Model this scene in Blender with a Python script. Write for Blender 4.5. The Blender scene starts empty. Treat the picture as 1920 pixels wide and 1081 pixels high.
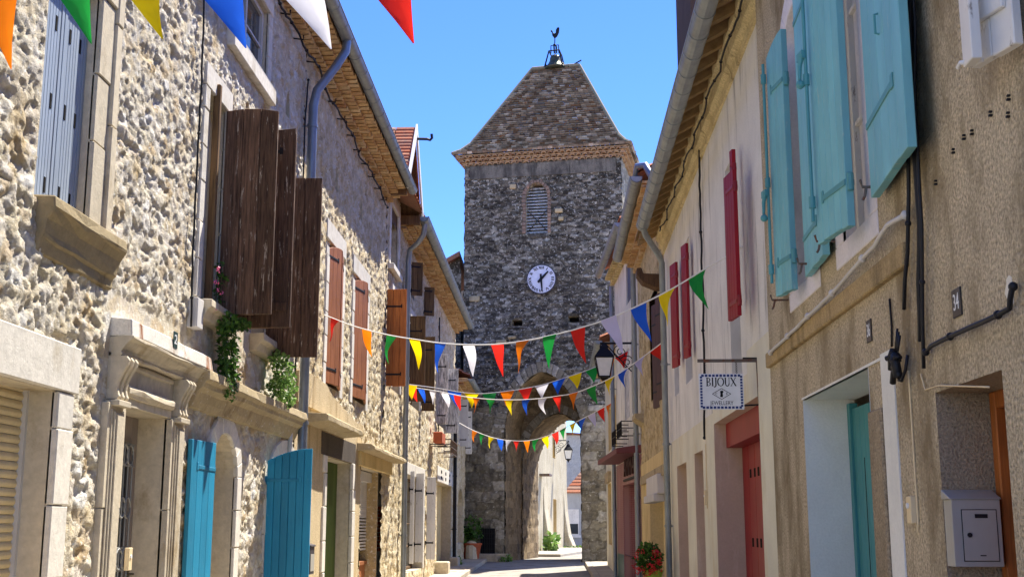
import bpy, bmesh, math, random
import numpy as np
from mathutils import Vector
R = math.radians
random.seed(7)
S = bpy.context.scene
C = S.collection

# ------------------------------------------------------------------ camera, sky, sun, exposure
F, VX, VY, EYE = 2280.0, 1042.0, 985.0, 1.6
PITCH = math.atan((VY-540.5)/F)
YAW = math.atan((VX-960)*math.cos(PITCH)/F)
cam = bpy.data.cameras.new('camera')
cam.sensor_width = 36; cam.lens = F/1920*36; cam.clip_start = .05; cam.clip_end = 3000
co = bpy.data.objects.new('camera', cam); C.objects.link(co)
co.location = (0, 0, EYE); co.rotation_euler = (math.pi/2+PITCH, 0, YAW)
S.camera = co
SUN_EL, SUN_AZ = R(59), R(34)                 # azimuth from +Y towards +X
w = bpy.data.worlds.new('World'); S.world = w; w.use_nodes = True
nt = w.node_tree
sky = nt.nodes.new('ShaderNodeTexSky'); sky.sky_type = 'NISHITA'; sky.sun_disc = False
sky.sun_elevation = SUN_EL; sky.sun_rotation = SUN_AZ
sky.air_density = 0.7; sky.dust_density = 0.0; sky.ozone_density = 10.0; sky.altitude = 100
bg = nt.nodes['Background']; bg.inputs['Strength'].default_value = 0.138
hs = nt.nodes.new('ShaderNodeHueSaturation'); hs.inputs['Saturation'].default_value = 1.1; hs.inputs['Hue'].default_value = .512
nt.links.new(sky.outputs[0], hs.inputs['Color']); nt.links.new(hs.outputs[0], bg.inputs[0])
sl = bpy.data.lights.new('sun', 'SUN'); sl.energy = 4.5; sl.angle = R(.5); sl.color = (1, .95, .86)
so = bpy.data.objects.new('sun', sl); C.objects.link(so)
sdir = Vector((math.sin(SUN_AZ)*math.cos(SUN_EL), math.cos(SUN_AZ)*math.cos(SUN_EL), math.sin(SUN_EL)))
so.rotation_euler = sdir.to_track_quat('Z', 'Y').to_euler()
so.location = (20, 20, 40)
vs = S.view_settings
vs.view_transform = 'Standard'; vs.look = 'None'; vs.gamma = 1; vs.exposure = 1.45
S.cycles.max_bounces = 8; S.cycles.diffuse_bounces = 5
S.cycles.use_denoising = True

# ------------------------------------------------------------------ frames: a facade's own axes
_fw = Vector((-math.sin(YAW)*math.cos(PITCH), math.cos(YAW)*math.cos(PITCH), math.sin(PITCH)))
_ri = Vector((math.cos(YAW), math.sin(YAW), 0)); _up = _ri.cross(_fw)
def ray(px, py): return _fw*F + _ri*(px-960) - _up*(py-540.5)
class Fr:
    """u runs along the wall, v is height, o is the distance out of the wall"""
    def __init__(s, ax, ay, tx, ty, nx, ny):
        l = math.hypot(tx, ty); s.a = (ax, ay); s.t = (tx/l, ty/l)
        l = math.hypot(nx, ny); s.n = (nx/l, ny/l)
        s.flip = (s.t[1]*s.n[0]-s.t[0]*s.n[1]) < 0
        s.read = -1 if s.flip else 1
    def W(s, u, o, v): return (s.a[0]+u*s.t[0]+o*s.n[0], s.a[1]+u*s.t[1]+o*s.n[1], v)
    def at(s, px, py, o=0):
        d = ray(px, py); ax = s.a[0]+o*s.n[0]; ay = s.a[1]+o*s.n[1]
        k = (ax*s.n[0]+ay*s.n[1])/(d.x*s.n[0]+d.y*s.n[1])
        return ((k*d.x-ax)*s.t[0]+(k*d.y-ay)*s.t[1], EYE+k*d.z)
    def u(s, px, py, o=0): return s.at(px, py, o)[0]
FL = Fr(-3.4, 0, 0, 1, 1, 0)
FR1 = Fr(1.75, 0, 0, 1, -1, 0)
FR2 = Fr(1.9, 0, 0, 1, -1, 0)
FR4 = Fr(1.9, 27.0, -.044, .999, -.999, -.044)
FR5 = Fr(1.66, 32.7, -.0, 1, -1, 0)
TA = R(10)
FT = Fr(-.6, 46.0, math.cos(TA), -math.sin(TA), -math.sin(TA), -math.cos(TA))      # tower front
def gz(y): return 0.0 if y < 18 else min(.3, .3*(y-18)/28)

# ------------------------------------------------------------------ mesh builder
class MB:
    def __init__(s): s.v = []; s.f = []; s.m = []; s.a = []; s.mi = 0
    def add(s, vs, fs, col=None):
        b = len(s.v); s.v += [tuple(p) for p in vs]; c = random.random() if col is None else col
        for f in fs: s.f.append(tuple(i+b for i in f)); s.m.append(s.mi); s.a.append(c)
        return s
    def hexa(s, p, col=None):
        return s.add(p, [(0,1,2,3),(7,6,5,4),(0,4,5,1),(1,5,6,2),(2,6,7,3),(3,7,4,0)], col)
    def box(s, fr, u0, u1, v0, v1, o0, o1, col=None):
        return s.hexa([fr.W(u0,o0,v0),fr.W(u1,o0,v0),fr.W(u1,o0,v1),fr.W(u0,o0,v1),
                       fr.W(u0,o1,v0),fr.W(u1,o1,v0),fr.W(u1,o1,v1),fr.W(u0,o1,v1)], col)
    def fbox(s, fn, a0, a1, b0, b1, c0, c1, col=None):
        return s.hexa([fn(a0,b0,c0),fn(a1,b0,c0),fn(a1,b1,c0),fn(a0,b1,c0),fn(a0,b0,c1),fn(a1,b0,c1),fn(a1,b1,c1),fn(a0,b1,c1)], col)
    def wbox(s, x0, x1, y0, y1, z0, z1, col=None):
        return s.fbox(lambda a,b,c: (a,b,c), x0, x1, y0, y1, z0, z1, col)
    def prism(s, pts0, pts1, col=None):
        n = len(pts0)
        fs = [tuple(range(n)), tuple(range(2*n-1, n-1, -1))]+[(i, (i+1)%n, n+(i+1)%n, n+i) for i in range(n)]
        return s.add(list(pts0)+list(pts1), fs, col)
    def loft(s, rings, close=True, caps=True, col=None):
        n = len(rings[0]); vs = [p for r in rings for p in r]; fs = []
        for k in range(len(rings)-1):
            for i in range(n if close else n-1):
                j = (i+1) % n; fs.append((k*n+i, k*n+j, (k+1)*n+j, (k+1)*n+i))
        if caps and close: fs += [tuple(range(n)), tuple(range((len(rings)-1)*n, len(rings)*n))[::-1]]
        return s.add(vs, fs, col)
    def tube(s, path, r, n=8, r2=None, col=None):
        P = [Vector(p) for p in path]; rings = []; ref = None
        for i, p in enumerate(P):
            d = (P[min(i+1,len(P)-1)]-P[max(i-1,0)]).normalized()
            if ref is None: ref = d.orthogonal().normalized()
            ref = (ref-d*ref.dot(d)).normalized(); b = d.cross(ref)
            rr = r if r2 is None else r+(r2-r)*i/(len(P)-1)
            rings.append([p+(ref*math.cos(2*math.pi*k/n)+b*math.sin(2*math.pi*k/n))*rr for k in range(n)])
        return s.loft(rings, col=col)
    def lathe(s, c, prof, n=16, col=None):
        return s.loft([[(c[0]+r*math.cos(2*math.pi*k/n), c[1]+r*math.sin(2*math.pi*k/n), c[2]+z) for k in range(n)] for r, z in prof], col=col)
    def ball(s, c, r, n=8, sz=1, col=None):
        return s.lathe(c, [(max(r*math.sin(math.pi*k/n), .001), -r*sz*math.cos(math.pi*k/n)) for k in range(n+1)], n+2, col)
    def build(s, name, mats, parent=None, loc=None, bevel=0, smooth=False, recalc=True):
        if loc is None: loc = parent['_loc'] if parent is not None else (0,0,0)
        me = bpy.data.meshes.new(name)
        me.from_pydata([(x-loc[0], y-loc[1], z-loc[2]) for x, y, z in s.v], [], s.f)
        if not isinstance(mats, (list, tuple)): mats = [mats]
        for m in mats: me.materials.append(m)
        me.polygons.foreach_set('material_index', s.m)
        if recalc:
            bm = bmesh.new(); bm.from_mesh(me); bmesh.ops.recalc_face_normals(bm, faces=bm.faces); bm.to_mesh(me); bm.free()
        at = me.attributes.new('st', 'FLOAT_COLOR', 'FACE')
        a = np.zeros((len(s.f), 4), np.float32); a[:,0] = s.a; a[:,3] = 1
        at.data.foreach_set('color', a.ravel())
        if smooth: me.polygons.foreach_set('use_smooth', [True]*len(me.polygons))
        return link(me, name, parent, loc, bevel)
def link(me, name, parent, loc, bevel=0):
    o = bpy.data.objects.new(name, me); C.objects.link(o); o['_loc'] = tuple(loc)
    if parent is not None: o.parent = parent
    else: o.location = loc
    if bevel:
        b = o.modifiers.new('bevel', 'BEVEL'); b.width = bevel; b.segments = 1; b.limit_method = 'ANGLE'; b.angle_limit = R(50)
    return o
def thing(name, label, cat, loc, group=None):
    o = bpy.data.objects.new(name, None); C.objects.link(o); o.location = loc; o['_loc'] = tuple(loc)
    o.empty_display_size = .1
    return tag(o, label, cat, group)
def tag(o, label, cat=None, group=None):
    o['label'] = label
    if cat: o['category'] = cat
    if group: o['group'] = group
    return o

# ------------------------------------------------------------------ noise for real relief
def _h(i, j, s):
    n = (i.astype(np.int64)*374761393 + j.astype(np.int64)*668265263 + s*974711) & 0xffffffff
    n = ((n ^ (n >> 13))*1274126177) & 0xffffffff
    n = ((n ^ (n >> 16))*2246822519) & 0xffffffff
    return ((n ^ (n >> 15)) & 0xffffff)/float(0xffffff)
def vnoise(x, y, s):
    i = np.floor(x); j = np.floor(y); f = x-i; g = y-j; f = f*f*(3-2*f); g = g*g*(3-2*g)
    return (_h(i,j,s)*(1-f)+_h(i+1,j,s)*f)*(1-g)+(_h(i,j+1,s)*(1-f)+_h(i+1,j+1,s)*f)*g
def fbm(x, y, s, n=3):
    r = 0; a = .5
    for k in range(n): r = r+a*(vnoise(x, y, s+k*17)-.5); x = x*2.03; y = y*2.03; a *= .5
    return r
def worley(x, y, s, jit=.9, brick=False):
    j0 = np.floor(y); f1 = np.full(x.shape, 9.); f2 = f1.copy(); rid = np.zeros(x.shape)
    for dj in (-1, 0, 1):
        j = j0+dj; off = np.where(np.mod(j, 2) > 0, .5, 0) if brick else 0*j
        i0 = np.floor(x-off)
        for di in (-1, 0, 1):
            i = i0+di
            cx = i+off+.5+(_h(i,j,s)-.5)*jit; cy = j+.5+(_h(i,j,s+5)-.5)*(jit*.45 if brick else jit)
            dx = np.abs(x-cx); dy = np.abs(y-cy)
            d = np.maximum(dx*.92, dy)*.6+np.hypot(dx, dy)*.4 if brick else np.hypot(dx, dy)
            r = _h(i,j,s+9); c = d < f1
            f2 = np.where(c, f1, np.minimum(f2, d)); rid = np.where(c, r, rid); f1 = np.where(c, d, f1)
    return f1, f2, rid
def sst(a, b, x): t = np.clip((x-a)/(b-a), 0, 1); return t*t*(3-2*t)

def arch_v(op, u):
    """top of an opening at u"""
    if op.get('rise', 0) == 0: return np.full(np.shape(u), op['v1']) if np.ndim(u) else op['v1']
    x = np.abs((u-(op['u0']+op['u1'])/2)/((op['u1']-op['u0'])/2)); x = np.clip(x, 0, 1)
    p = op.get('p', (2, .5))
    return op['v1']-op['rise']+op['rise']*(1-x**p[0])**p[1]
def outline(op, n=14, grow=0):
    """outline from the foot of the near jamb over the top to the foot of the far jamb"""
    u0, u1 = op['u0'], op['u1']
    if op.get('rise', 0) == 0: return [(u0-grow, op['v0']), (u0-grow, op['v1']+grow), (u1+grow, op['v1']+grow), (u1+grow, op['v0'])]
    o2 = dict(op); o2['u0'] = u0-grow; o2['u1'] = u1+grow; o2['v1'] = op['v1']+grow; o2['rise'] = op['rise']+grow
    uc = (u0+u1)/2; hw = (u1-u0)/2+grow
    pts = [(u0-grow, op['v0'])]
    for k in range(n+1):
        u = uc-hw*math.cos(math.pi*k/n); pts.append((u, float(arch_v(o2, u))))
    return pts+[(u1+grow, op['v0'])]

def relief(name, fr, u0, u1, v0, v1, d, ops, mats, parent, cw=.2, ch=.14, depth=.05, seed=1, base=0., brick=False, jit=.9, lim=None, fine=1., vtop=None, craggy=1.):
    def lines(a, b, k):
        L = list(np.linspace(a, b, max(2, int(round((b-a)/d))+1)))
        for op in ops:
            for x in (op[k+'0'], op[k+'1']):
                if a < x < b: L[int(np.argmin(np.abs(np.array(L)-x)))] = x
        return np.array(sorted(set(L)))
    us, vv = lines(u0, u1, 'u'), lines(v0, v1, 'v')
    U, V = np.meshgrid(us, vv, indexing='ij')
    big = 0 if brick else .55*fbm(U*.8, V*.9, seed+33, 2)
    wu = U+.10*cw/.2*fbm(U*4, V*4, seed+40)+big; wv = V+.10*ch/.14*fbm(U*4+9, V*4, seed+50)+big*.8
    f1, f2, rid = worley(wu/cw, wv/ch, seed, jit, brick)
    e = f2-f1; prof = sst(.02, .30 if not brick else .14, e)
    r2 = np.mod(rid*7.31, 1)
    rg = 1-np.abs(2*vnoise(U*13+3*fbm(U*9, V*9, seed+61), V*17, seed+62)-1)
    flat = sst(.0, .22, e)
    h = depth*flat*(.15+.85*r2)*.62+depth*fine*(.55*fbm(U*11, V*13, seed+60, 3)+.34*(rg-.5)+.62*fbm(U*29, V*34, seed+70, 3))+depth*.5*(1-flat)*(fbm(U*5,V*5,seed+77,2)+.12)
    hole = sst(.60, .72, vnoise(U*7.3, V*9.1, seed+80)*.6+vnoise(U*15, V*19, seed+81)*.4)
    h = h-.024*hole*craggy
    fade = np.ones(U.shape)
    for op in ops:
        pl, pu, pb, pt = ((0,)+tuple(op.get('pad', (0, 0, 0, 0))))[-4:]
        if len(op.get('pad', ())) == 3: pl = pu
        du = np.maximum(op['u0']-pl-U, U-op['u1']-pu); dv = np.maximum(op['v0']-pb-V, V-op['v1']-pt)
        fade = np.minimum(fade, np.clip(np.maximum(du, dv)/.04, 0, 1))
    o = base+h*fade
    nu, nv = U.shape
    P = np.stack([fr.a[0]+U*fr.t[0]+o*fr.n[0], fr.a[1]+U*fr.t[1]+o*fr.n[1], V], -1).reshape(-1, 3)
    ci, cj = np.meshgrid(np.arange(nu-1), np.arange(nv-1), indexing='ij')
    uc = (us[ci]+us[ci+1])/2; vc = (vv[cj]+vv[cj+1])/2
    keep = np.ones(uc.shape, bool)
    for op in ops:
        keep &= ~((uc > op['u0']) & (uc < op['u1']) & (vc > op['v0']) & (vc < arch_v(op, uc)))
    if vtop is not None: keep &= vc < vtop(uc)
    a = (ci*nv+cj)[keep]; q = np.stack([a, a+nv, a+nv+1, a+1], -1)
    if fr.flip: q = q[:, ::-1]
    used = np.unique(q); remap = np.zeros(len(P), np.int64); remap[used] = np.arange(len(used)); q = remap[q]; P = P[used]
    att = np.stack([rid, 1-prof, np.clip(.5+1.5*fbm(U*.6, V*.6, seed+90, 3), 0, 1), np.ones(U.shape)], -1).reshape(-1, 4)[used]
    loc = parent['_loc']
    me = bpy.data.meshes.new(name)
    me.vertices.add(len(P)); me.vertices.foreach_set('co', (P-np.array(loc)).astype(np.float32).ravel())
    me.loops.add(q.size); me.loops.foreach_set('vertex_index', q.astype(np.int32).ravel())
    me.polygons.add(len(q)); me.polygons.foreach_set('loop_start', np.arange(0, q.size, 4, dtype=np.int32))
    me.update(calc_edges=True)
    me.polygons.foreach_set('use_smooth', np.ones(len(q), bool))
    at = me.attributes.new('st', 'FLOAT_COLOR', 'POINT'); at.data.foreach_set('color', att.astype(np.float32).ravel())
    me.materials.append(mats)
    return link(me, name, parent, loc)
def flat_wall(name, fr, u0, u1, v0, v1, ops, mat, parent, o=0., thick=.0):
    """a plain plastered wall with its openings cut out"""
    us = sorted({u0, u1, *[x for op in ops for x in (op['u0'], op['u1']) if u0 < x < u1]})
    vv = sorted({v0, v1, *[x for op in ops for x in (op['v0'], op['v1']) if v0 < x < v1]})
    m = MB()
    for a, b in zip(us, us[1:]):
        for c, d in zip(vv, vv[1:]):
            if any(op['u0'] < (a+b)/2 < op['u1'] and op['v0'] < (c+d)/2 < op['v1'] for op in ops): continue
            q = [fr.W(a,o,c), fr.W(b,o,c), fr.W(b,o,d), fr.W(a,o,d)]
            m.add(q if not fr.flip else q[::-1], [(0,1,2,3)])
    if thick:
        for a, b, c, d in ((u0,u1,v0,v0),(u0,u1,v1,v1),(u0,u0,v0,v1),(u1,u1,v0,v1)):
            m.add([fr.W(a,o,c), fr.W(b,o,d), fr.W(b,o-thick,d), fr.W(a,o-thick,c)], [(0,1,2,3)])
    return m.build(name, mat, parent, recalc=False)
def reveal(fr, ops, depth, mat, parent, name='reveal', o=0.0):
    for op in ops:
        m = MB(); L = outline(op); L = L+[L[0]]
        for (a, b), (c, d) in zip(L, L[1:]):
            m.add([fr.W(a,o,b), fr.W(c,o,d), fr.W(c,-depth,d), fr.W(a,-depth,b)], [(0,1,2,3)])
        m.build(name, mat, parent, recalc=False)
def backs(fr, ops, o, mat, parent, name='dark_recess'):
    for op in ops:
        m = MB(); m.box(fr, op['u0']-.06, op['u1']+.06, op['v0']-.06, op['v1']+.06, o-.05, o); m.build(name, mat, parent)
def OP(u0, u1, v0, v1, rise=0, **k): return dict(u0=min(u0,u1), u1=max(u0,u1), v0=v0, v1=v1, rise=rise, **k)
# ------------------------------------------------------------------ procedural materials
def srgb(r, g, b):
    f = lambda c: (c/12.92 if c <= .04045 else ((c+.055)/1.055)**2.4)
    return (f(r/255), f(g/255), f(b/255), 1)
class Mat:
    def __init__(s, name, rough=.85, spec=.25, metal=0):
        s.m = bpy.data.materials.new(name); s.m.use_nodes = True; s.nt = s.m.node_tree
        s.b = s.nt.nodes['Principled BSDF']; s.b.inputs['Roughness'].default_value = rough
        s.b.inputs['Specular IOR Level'].default_value = spec; s.b.inputs['Metallic'].default_value = metal
        tc = s.n('TexCoord'); s.obj = tc.outputs['Object']; s.bn = None
    def n(s, t, **kw):
        x = s.nt.nodes.new('ShaderNode'+t)
        for k, v in kw.items(): setattr(x, k, v)
        return x
    def L(s, a, b): s.nt.links.new(a, b)
    def vec(s, sc=(1,1,1)):
        x = s.n('Mapping'); x.inputs['Scale'].default_value = sc; s.L(s.obj, x.inputs['Vector']); return x.outputs[0]
    def noise(s, scale, detail=4, rough=.55, sc=(1,1,1), dist=0):
        x = s.n('TexNoise'); x.inputs['Scale'].default_value = scale; x.inputs['Detail'].default_value = detail
        x.inputs['Roughness'].default_value = rough; x.inputs['Distortion'].default_value = dist
        s.L(s.vec(sc), x.inputs['Vector']); return x.outputs['Fac']
    def voro(s, scale, feature='F1', sc=(1,1,1), out='Distance'):
        x = s.n('TexVoronoi', feature=feature); x.inputs['Scale'].default_value = scale
        s.L(s.vec(sc), x.inputs['Vector']); return x.outputs[out]
    def ramp(s, fac, stops):
        x = s.n('ValToRGB'); e = x.color_ramp.elements
        while len(e) < len(stops): e.new(.5)
        for i, (p, c) in enumerate(stops): e[i].position = p; e[i].color = c if len(c) == 4 else (*c, 1)
        s.L(fac, x.inputs[0]); return x.outputs[0]
    def mix(s, a, b, fac, mode='MIX'):
        x = s.n('Mix', data_type='RGBA', blend_type=mode)
        for v, k in ((a, 6), (b, 7)):
            if isinstance(v, tuple): x.inputs[k].default_value = v
            else: s.L(v, x.inputs[k])
        if isinstance(fac, (int, float)): x.inputs[0].default_value = fac
        else: s.L(fac, x.inputs[0])
        return x.outputs[2]
    def step(s, fac, a, b): return s.ramp(fac, [(a, (0,0,0)), (b, (1,1,1))])
    def grey(s, fac, lo, hi): return s.ramp(fac, [(0.25, (lo,)*3), (.75, (hi,)*3)])
    def attr(s):
        x = s.n('Attribute', attribute_name='st'); y = s.n('SeparateColor'); s.L(x.outputs['Color'], y.inputs[0]); return y.outputs
    def color(s, c):
        if isinstance(c, tuple): s.b.inputs['Base Color'].default_value = c
        else: s.L(c, s.b.inputs['Base Color'])
        return s
    def bump(s, fac, dist=.01, strength=1):
        x = s.n('Bump'); x.inputs['Distance'].default_value = dist; x.inputs['Strength'].default_value = strength
        s.L(fac, x.inputs['Height'])
        if s.bn is not None: s.L(s.bn, x.inputs['Normal'])
        s.bn = x.outputs[0]; s.L(s.bn, s.b.inputs['Normal']); return s

def rubble_mat(name, cols, joint, bumpd=.012, spots=None, dark=None, jm=1.0, sp=(.56,.66), ssc=16, broad=None):
    m = Mat(name, .95, .1); a = m.attr()
    c = m.ramp(a[0], [(i/(len(cols)-1) if len(cols) > 1 else 0, k) for i, k in enumerate(cols)])
    c = m.mix(c, m.grey(m.noise(9, 5, .65), .62, 1.22), 1, 'MULTIPLY')
    jf = m.n('Math', operation='MULTIPLY'); m.L(a[1], jf.inputs[0]); jf.inputs[1].default_value = jm
    c = m.mix(c, joint, jf.outputs[0])
    if spots: c = m.mix(c, spots, m.step(m.noise(ssc, 5, .7), *sp))
    if broad: c = m.mix(c, m.grey(m.noise(.5, 4, .6), *broad), 1, 'MULTIPLY')
    if dark: c = m.mix(c, dark, m.step(m.noise(2.1, 5, .65), .52, .72))
    m.color(c); m.bump(m.noise(24, 6, .68), bumpd*1.5); m.bump(m.noise(75, 4, .7), bumpd*.6); return m.m
def ashlar_mat(name, col, dark, lich=None, bumpd=.004):
    m = Mat(name, .9, .15); a = m.attr()
    c = m.mix(col, m.ramp(a[0], [(0, (.86,.86,.86)), (1, (1.08,1.06,1.02))]), 1, 'MULTIPLY')
    c = m.mix(c, m.grey(m.noise(14, 6, .65), .78, 1.12), 1, 'MULTIPLY')
    c = m.mix(c, dark, m.step(m.noise(2.6, 6, .68, (1,1,.6)), .55, .75))
    if lich: c = m.mix(c, lich, m.step(m.noise(20, 4, .7), .6, .68))
    m.color(c); m.bump(m.noise(38, 6, .7), bumpd); m.bump(m.step(m.voro(22), .05, .22), bumpd*.5, .5); return m.m
def stucco_mat(name, col, dark, grain=60, bumpd=.008, streak=None, speck=.3, patch=(.5,.8), sfac=(.56,.72), crack=False):
    m = Mat(name, .95, .1)
    c = m.mix(col, m.grey(m.noise(1.1, 5, .6), .84, 1.1), 1, 'MULTIPLY')
    g = m.noise(grain, 3, .6)
    c = m.mix(c, m.grey(g, 1-speck, 1+speck), 1, 'MULTIPLY')
    c = m.mix(c, dark, m.step(m.noise(1.7, 6, .7, (1,1,.5)), *patch))
    if crack:
        e_ = m.step(m.voro(.75, 'DISTANCE_TO_EDGE', (1,1,.7)), .0015, .005); k_ = m.step(m.noise(.55, 2), .56, .6)
        ck = m.n('Math', operation='SUBTRACT'); ck.use_clamp = True; m.L(k_, ck.inputs[0]); m.L(e_, ck.inputs[1]); c = m.mix(c, (.03,.025,.02,1), ck.outputs[0])
    if streak: c = m.mix(c, streak, m.step(m.noise(3.2, 6, .72, (1.3,1.3,.16)), *sfac))
    m.color(c); m.bump(g, bumpd); m.bump(m.noise(grain*.3, 3), bumpd*.5); return m.m
def wood_mat(name, col, dark, rough=.75, grainsc=1., bumpd=.004, var=.25, peel=None, pf=(.62,.7)):
    m = Mat(name, rough, .25); a = m.attr()
    g = m.noise(38*grainsc, 5, .65, (1,1,.06))
    c = m.mix(dark, col, m.step(g, .3, .62))
    c = m.mix(c, m.ramp(a[0], [(0, (1-var,)*3), (1, (1+var,)*3)]), 1, 'MULTIPLY')
    c = m.mix(c, m.grey(m.noise(2.4, 4), .8, 1.15), 1, 'MULTIPLY')
    if peel: c = m.mix(c, peel, m.step(m.noise(30, 5, .7, (1,1,.13)), *pf))
    m.color(c); m.bump(g, bumpd); return m.m
def paint_mat(name, col, rough=.5, var=.08, wear=None, wf=(.66,.72), grain=.0015, spec=.4):
    m = Mat(name, rough, spec); a = m.attr()
    c = m.mix(col, m.ramp(a[0], [(0, (1-var,)*3), (1, (1+var,)*3)]), 1, 'MULTIPLY')
    c = m.mix(c, m.grey(m.noise(3, 5, .65, (1,1,.5)), .82, 1.12), 1, 'MULTIPLY')
    if wear: c = m.mix(c, wear, m.step(m.noise(26, 5, .7, (1,1,.25)), *wf))
    m.color(c); m.bump(m.noise(45, 4, .6, (1,1,.1)), grain); return m.m
def metal_mat(name, col, rough=.5, metal=.6, rust=None):
    m = Mat(name, rough, .4, metal)
    c = m.mix(col, m.grey(m.noise(7, 5, .65, (1,1,.5)), .75, 1.15), 1, 'MULTIPLY')
    if rust: c = m.mix(c, rust, m.step(m.noise(11, 5, .7), .5, .66))
    m.color(c); m.bump(m.noise(60, 2), .0008); return m.m
def tile_mat(name, cols, spots=None, sp=(.56,.64), ssc=15):
    m = Mat(name, .9, .15); a = m.attr()
    c = m.ramp(a[0], [(i/(len(cols)-1), k) for i, k in enumerate(cols)])
    c = m.mix(c, m.grey(m.noise(12, 5, .65), .65, 1.2), 1, 'MULTIPLY')
    if spots: c = m.mix(c, spots, m.step(m.noise(ssc, 5, .7), *sp))
    m.color(c); m.bump(m.noise(40, 4, .65), .006); return m.m
def plain(name, col, rough=.6, spec=.3, metal=0, var=.08):
    m = Mat(name, rough, spec, metal)
    m.color(m.mix(col, m.grey(m.noise(9, 3), 1-var, 1+var), 1, 'MULTIPLY')); return m.m
def flag_mat(name, col):
    m = Mat(name, .55, .25)
    c = m.mix(col, m.grey(m.noise(6, 2), .93, 1.07), 1, 'MULTIPLY'); m.color(c)
    t = m.n('BsdfTranslucent'); m.L(c, t.inputs[0]); x = m.n('MixShader'); x.inputs[0].default_value = .5
    out = [n for n in m.nt.nodes if n.type == 'OUTPUT_MATERIAL'][0]
    m.L(m.b.outputs[0], x.inputs[1]); m.L(t.outputs[0], x.inputs[2]); m.L(x.outputs[0], out.inputs[0]); return m.m
def leaf_mat(name, lo, hi):
    m = Mat(name, .5, .35); a = m.attr(); c = m.ramp(a[0], [(0, lo), (1, hi)]); m.color(c)
    t = m.n('BsdfTranslucent'); m.L(c, t.inputs[0]); x = m.n('MixShader'); x.inputs[0].default_value = .3
    out = [n for n in m.nt.nodes if n.type == 'OUTPUT_MATERIAL'][0]
    m.L(m.b.outputs[0], x.inputs[1]); m.L(t.outputs[0], x.inputs[2]); m.L(x.outputs[0], out.inputs[0]); return m.m
def glass_mat():
    m = Mat('glass', .06, .6); m.color(m.mix(srgb(40,46,52), srgb(70,76,80), m.noise(1.5, 2))); return m.m

LIME = [srgb(206,190,158), srgb(222,215,202), srgb(212,198,168), srgb(230,226,217), srgb(196,172,134), srgb(208,201,188), srgb(218,207,182)]
m_rub1 = rubble_mat('limestone_rubble', LIME, srgb(214,202,176), .016, srgb(234,231,223), srgb(188,164,122), .8)
m_rub2 = rubble_mat('limestone_rubble_fine', [srgb(208,188,148), srgb(226,214,184), srgb(192,168,124), srgb(232,222,196)], srgb(214,196,156), .016, srgb(230,224,212), srgb(172,148,110), .8)
m_rubg = rubble_mat('ochre_rubble', [srgb(196,174,130), srgb(214,196,156), srgb(170,148,108), srgb(206,186,142)], srgb(206,186,144), .012, None, srgb(130,108,74))
m_tow = rubble_mat('grey_tower_stone', [srgb(118,110,96), srgb(76,71,64), srgb(150,142,124), srgb(96,90,78), srgb(200,194,178), srgb(112,104,90), srgb(68,64,58), srgb(160,152,134)], srgb(90,85,75), .035, srgb(228,222,206), srgb(62,58,53), .7, (.57,.63), 11, (.52,1.32))
m_tsur = tile_mat('worn_belfry_brick', [srgb(150,126,108), srgb(128,110,98), srgb(166,136,114)], srgb(150,140,126))
m_tow2 = rubble_mat('tower_ashlar_stone', [srgb(150,140,120), srgb(116,109,96), srgb(170,160,138), srgb(130,120,100), srgb(196,188,172), srgb(138,126,104)], srgb(104,96,82), .025, srgb(212,206,192), srgb(84,78,70), .8, (.6,.68), 9)
m_vault = rubble_mat('warm_vault_stone', [srgb(160,140,110), srgb(138,120,96), srgb(178,156,124), srgb(126,110,90)], srgb(118,102,80), .02, None, srgb(98,86,70))
m_sill = ashlar_mat('mossy_sill_stone', srgb(160,144,112), srgb(92,74,44), None, .008)
m_hip = ashlar_mat('lichened_hip_tile', srgb(150,140,116), srgb(110,98,80))
m_lime = ashlar_mat('dressed_limestone', srgb(206,194,170), srgb(150,130,96), None, .004)
m_limew = ashlar_mat('white_limestone', srgb(220,214,202), srgb(176,164,142), None, .003)
m_slab = stucco_mat('rust_streaked_slab_stone', srgb(214,208,196), srgb(168,152,128), 60, .004, srgb(140,92,58), .18, (.5,.75), (.56,.66))
m_limed = ashlar_mat('weathered_ledge_stone', srgb(190,172,136), srgb(112,90,56), srgb(214,206,190), .006)
m_band = stucco_mat('cornice_plaster', srgb(214,196,150), srgb(168,146,100), 40, .003, srgb(130,110,78))
m_cast = stucco_mat('roughcast', srgb(198,182,152), srgb(144,128,100), 58, .022, srgb(134,120,96), .6, (.46,.62), (.6,.86), True)
m_castL = stucco_mat('pale_roughcast', srgb(204,184,146), srgb(176,152,112), 75, .012, srgb(140,116,82), .3)
m_pier = stucco_mat('grey_roughcast', srgb(166,150,124), srgb(120,106,84), 80, .016, None, .45)
m_cream = stucco_mat('grey_cream_render', srgb(232,228,218), srgb(196,190,176), 45, .003, srgb(104,100,94), .08, (.55,.85), (.54,.74))
m_yel = stucco_mat('yellow_cream_render', srgb(230,224,200), srgb(212,194,150), 50, .002, None, .05)
m_yel2 = stucco_mat('old_yellow_plaster', srgb(220,196,142), srgb(184,156,104), 45, .004, None, .12)
m_pink = stucco_mat('pinkish_reveal_render', srgb(206,182,158), srgb(180,156,132), 45, .002, srgb(220,206,184), .06)
m_white = stucco_mat('white_render', srgb(232,226,210), srgb(200,190,168), 45, .002, srgb(150,140,120), .06)
m_blueg = stucco_mat('pale_blue_grey_render', srgb(230,229,220), srgb(206,206,198), 60, .003, None, .06)
m_surr = stucco_mat('lilac_white_plaster', srgb(224,218,220), srgb(190,182,180), 45, .004, None, .08)
m_bldg = stucco_mat('distant_cream_stucco', srgb(196,184,156), srgb(160,142,108), 22, .01, srgb(120,104,78), .3)
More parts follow.
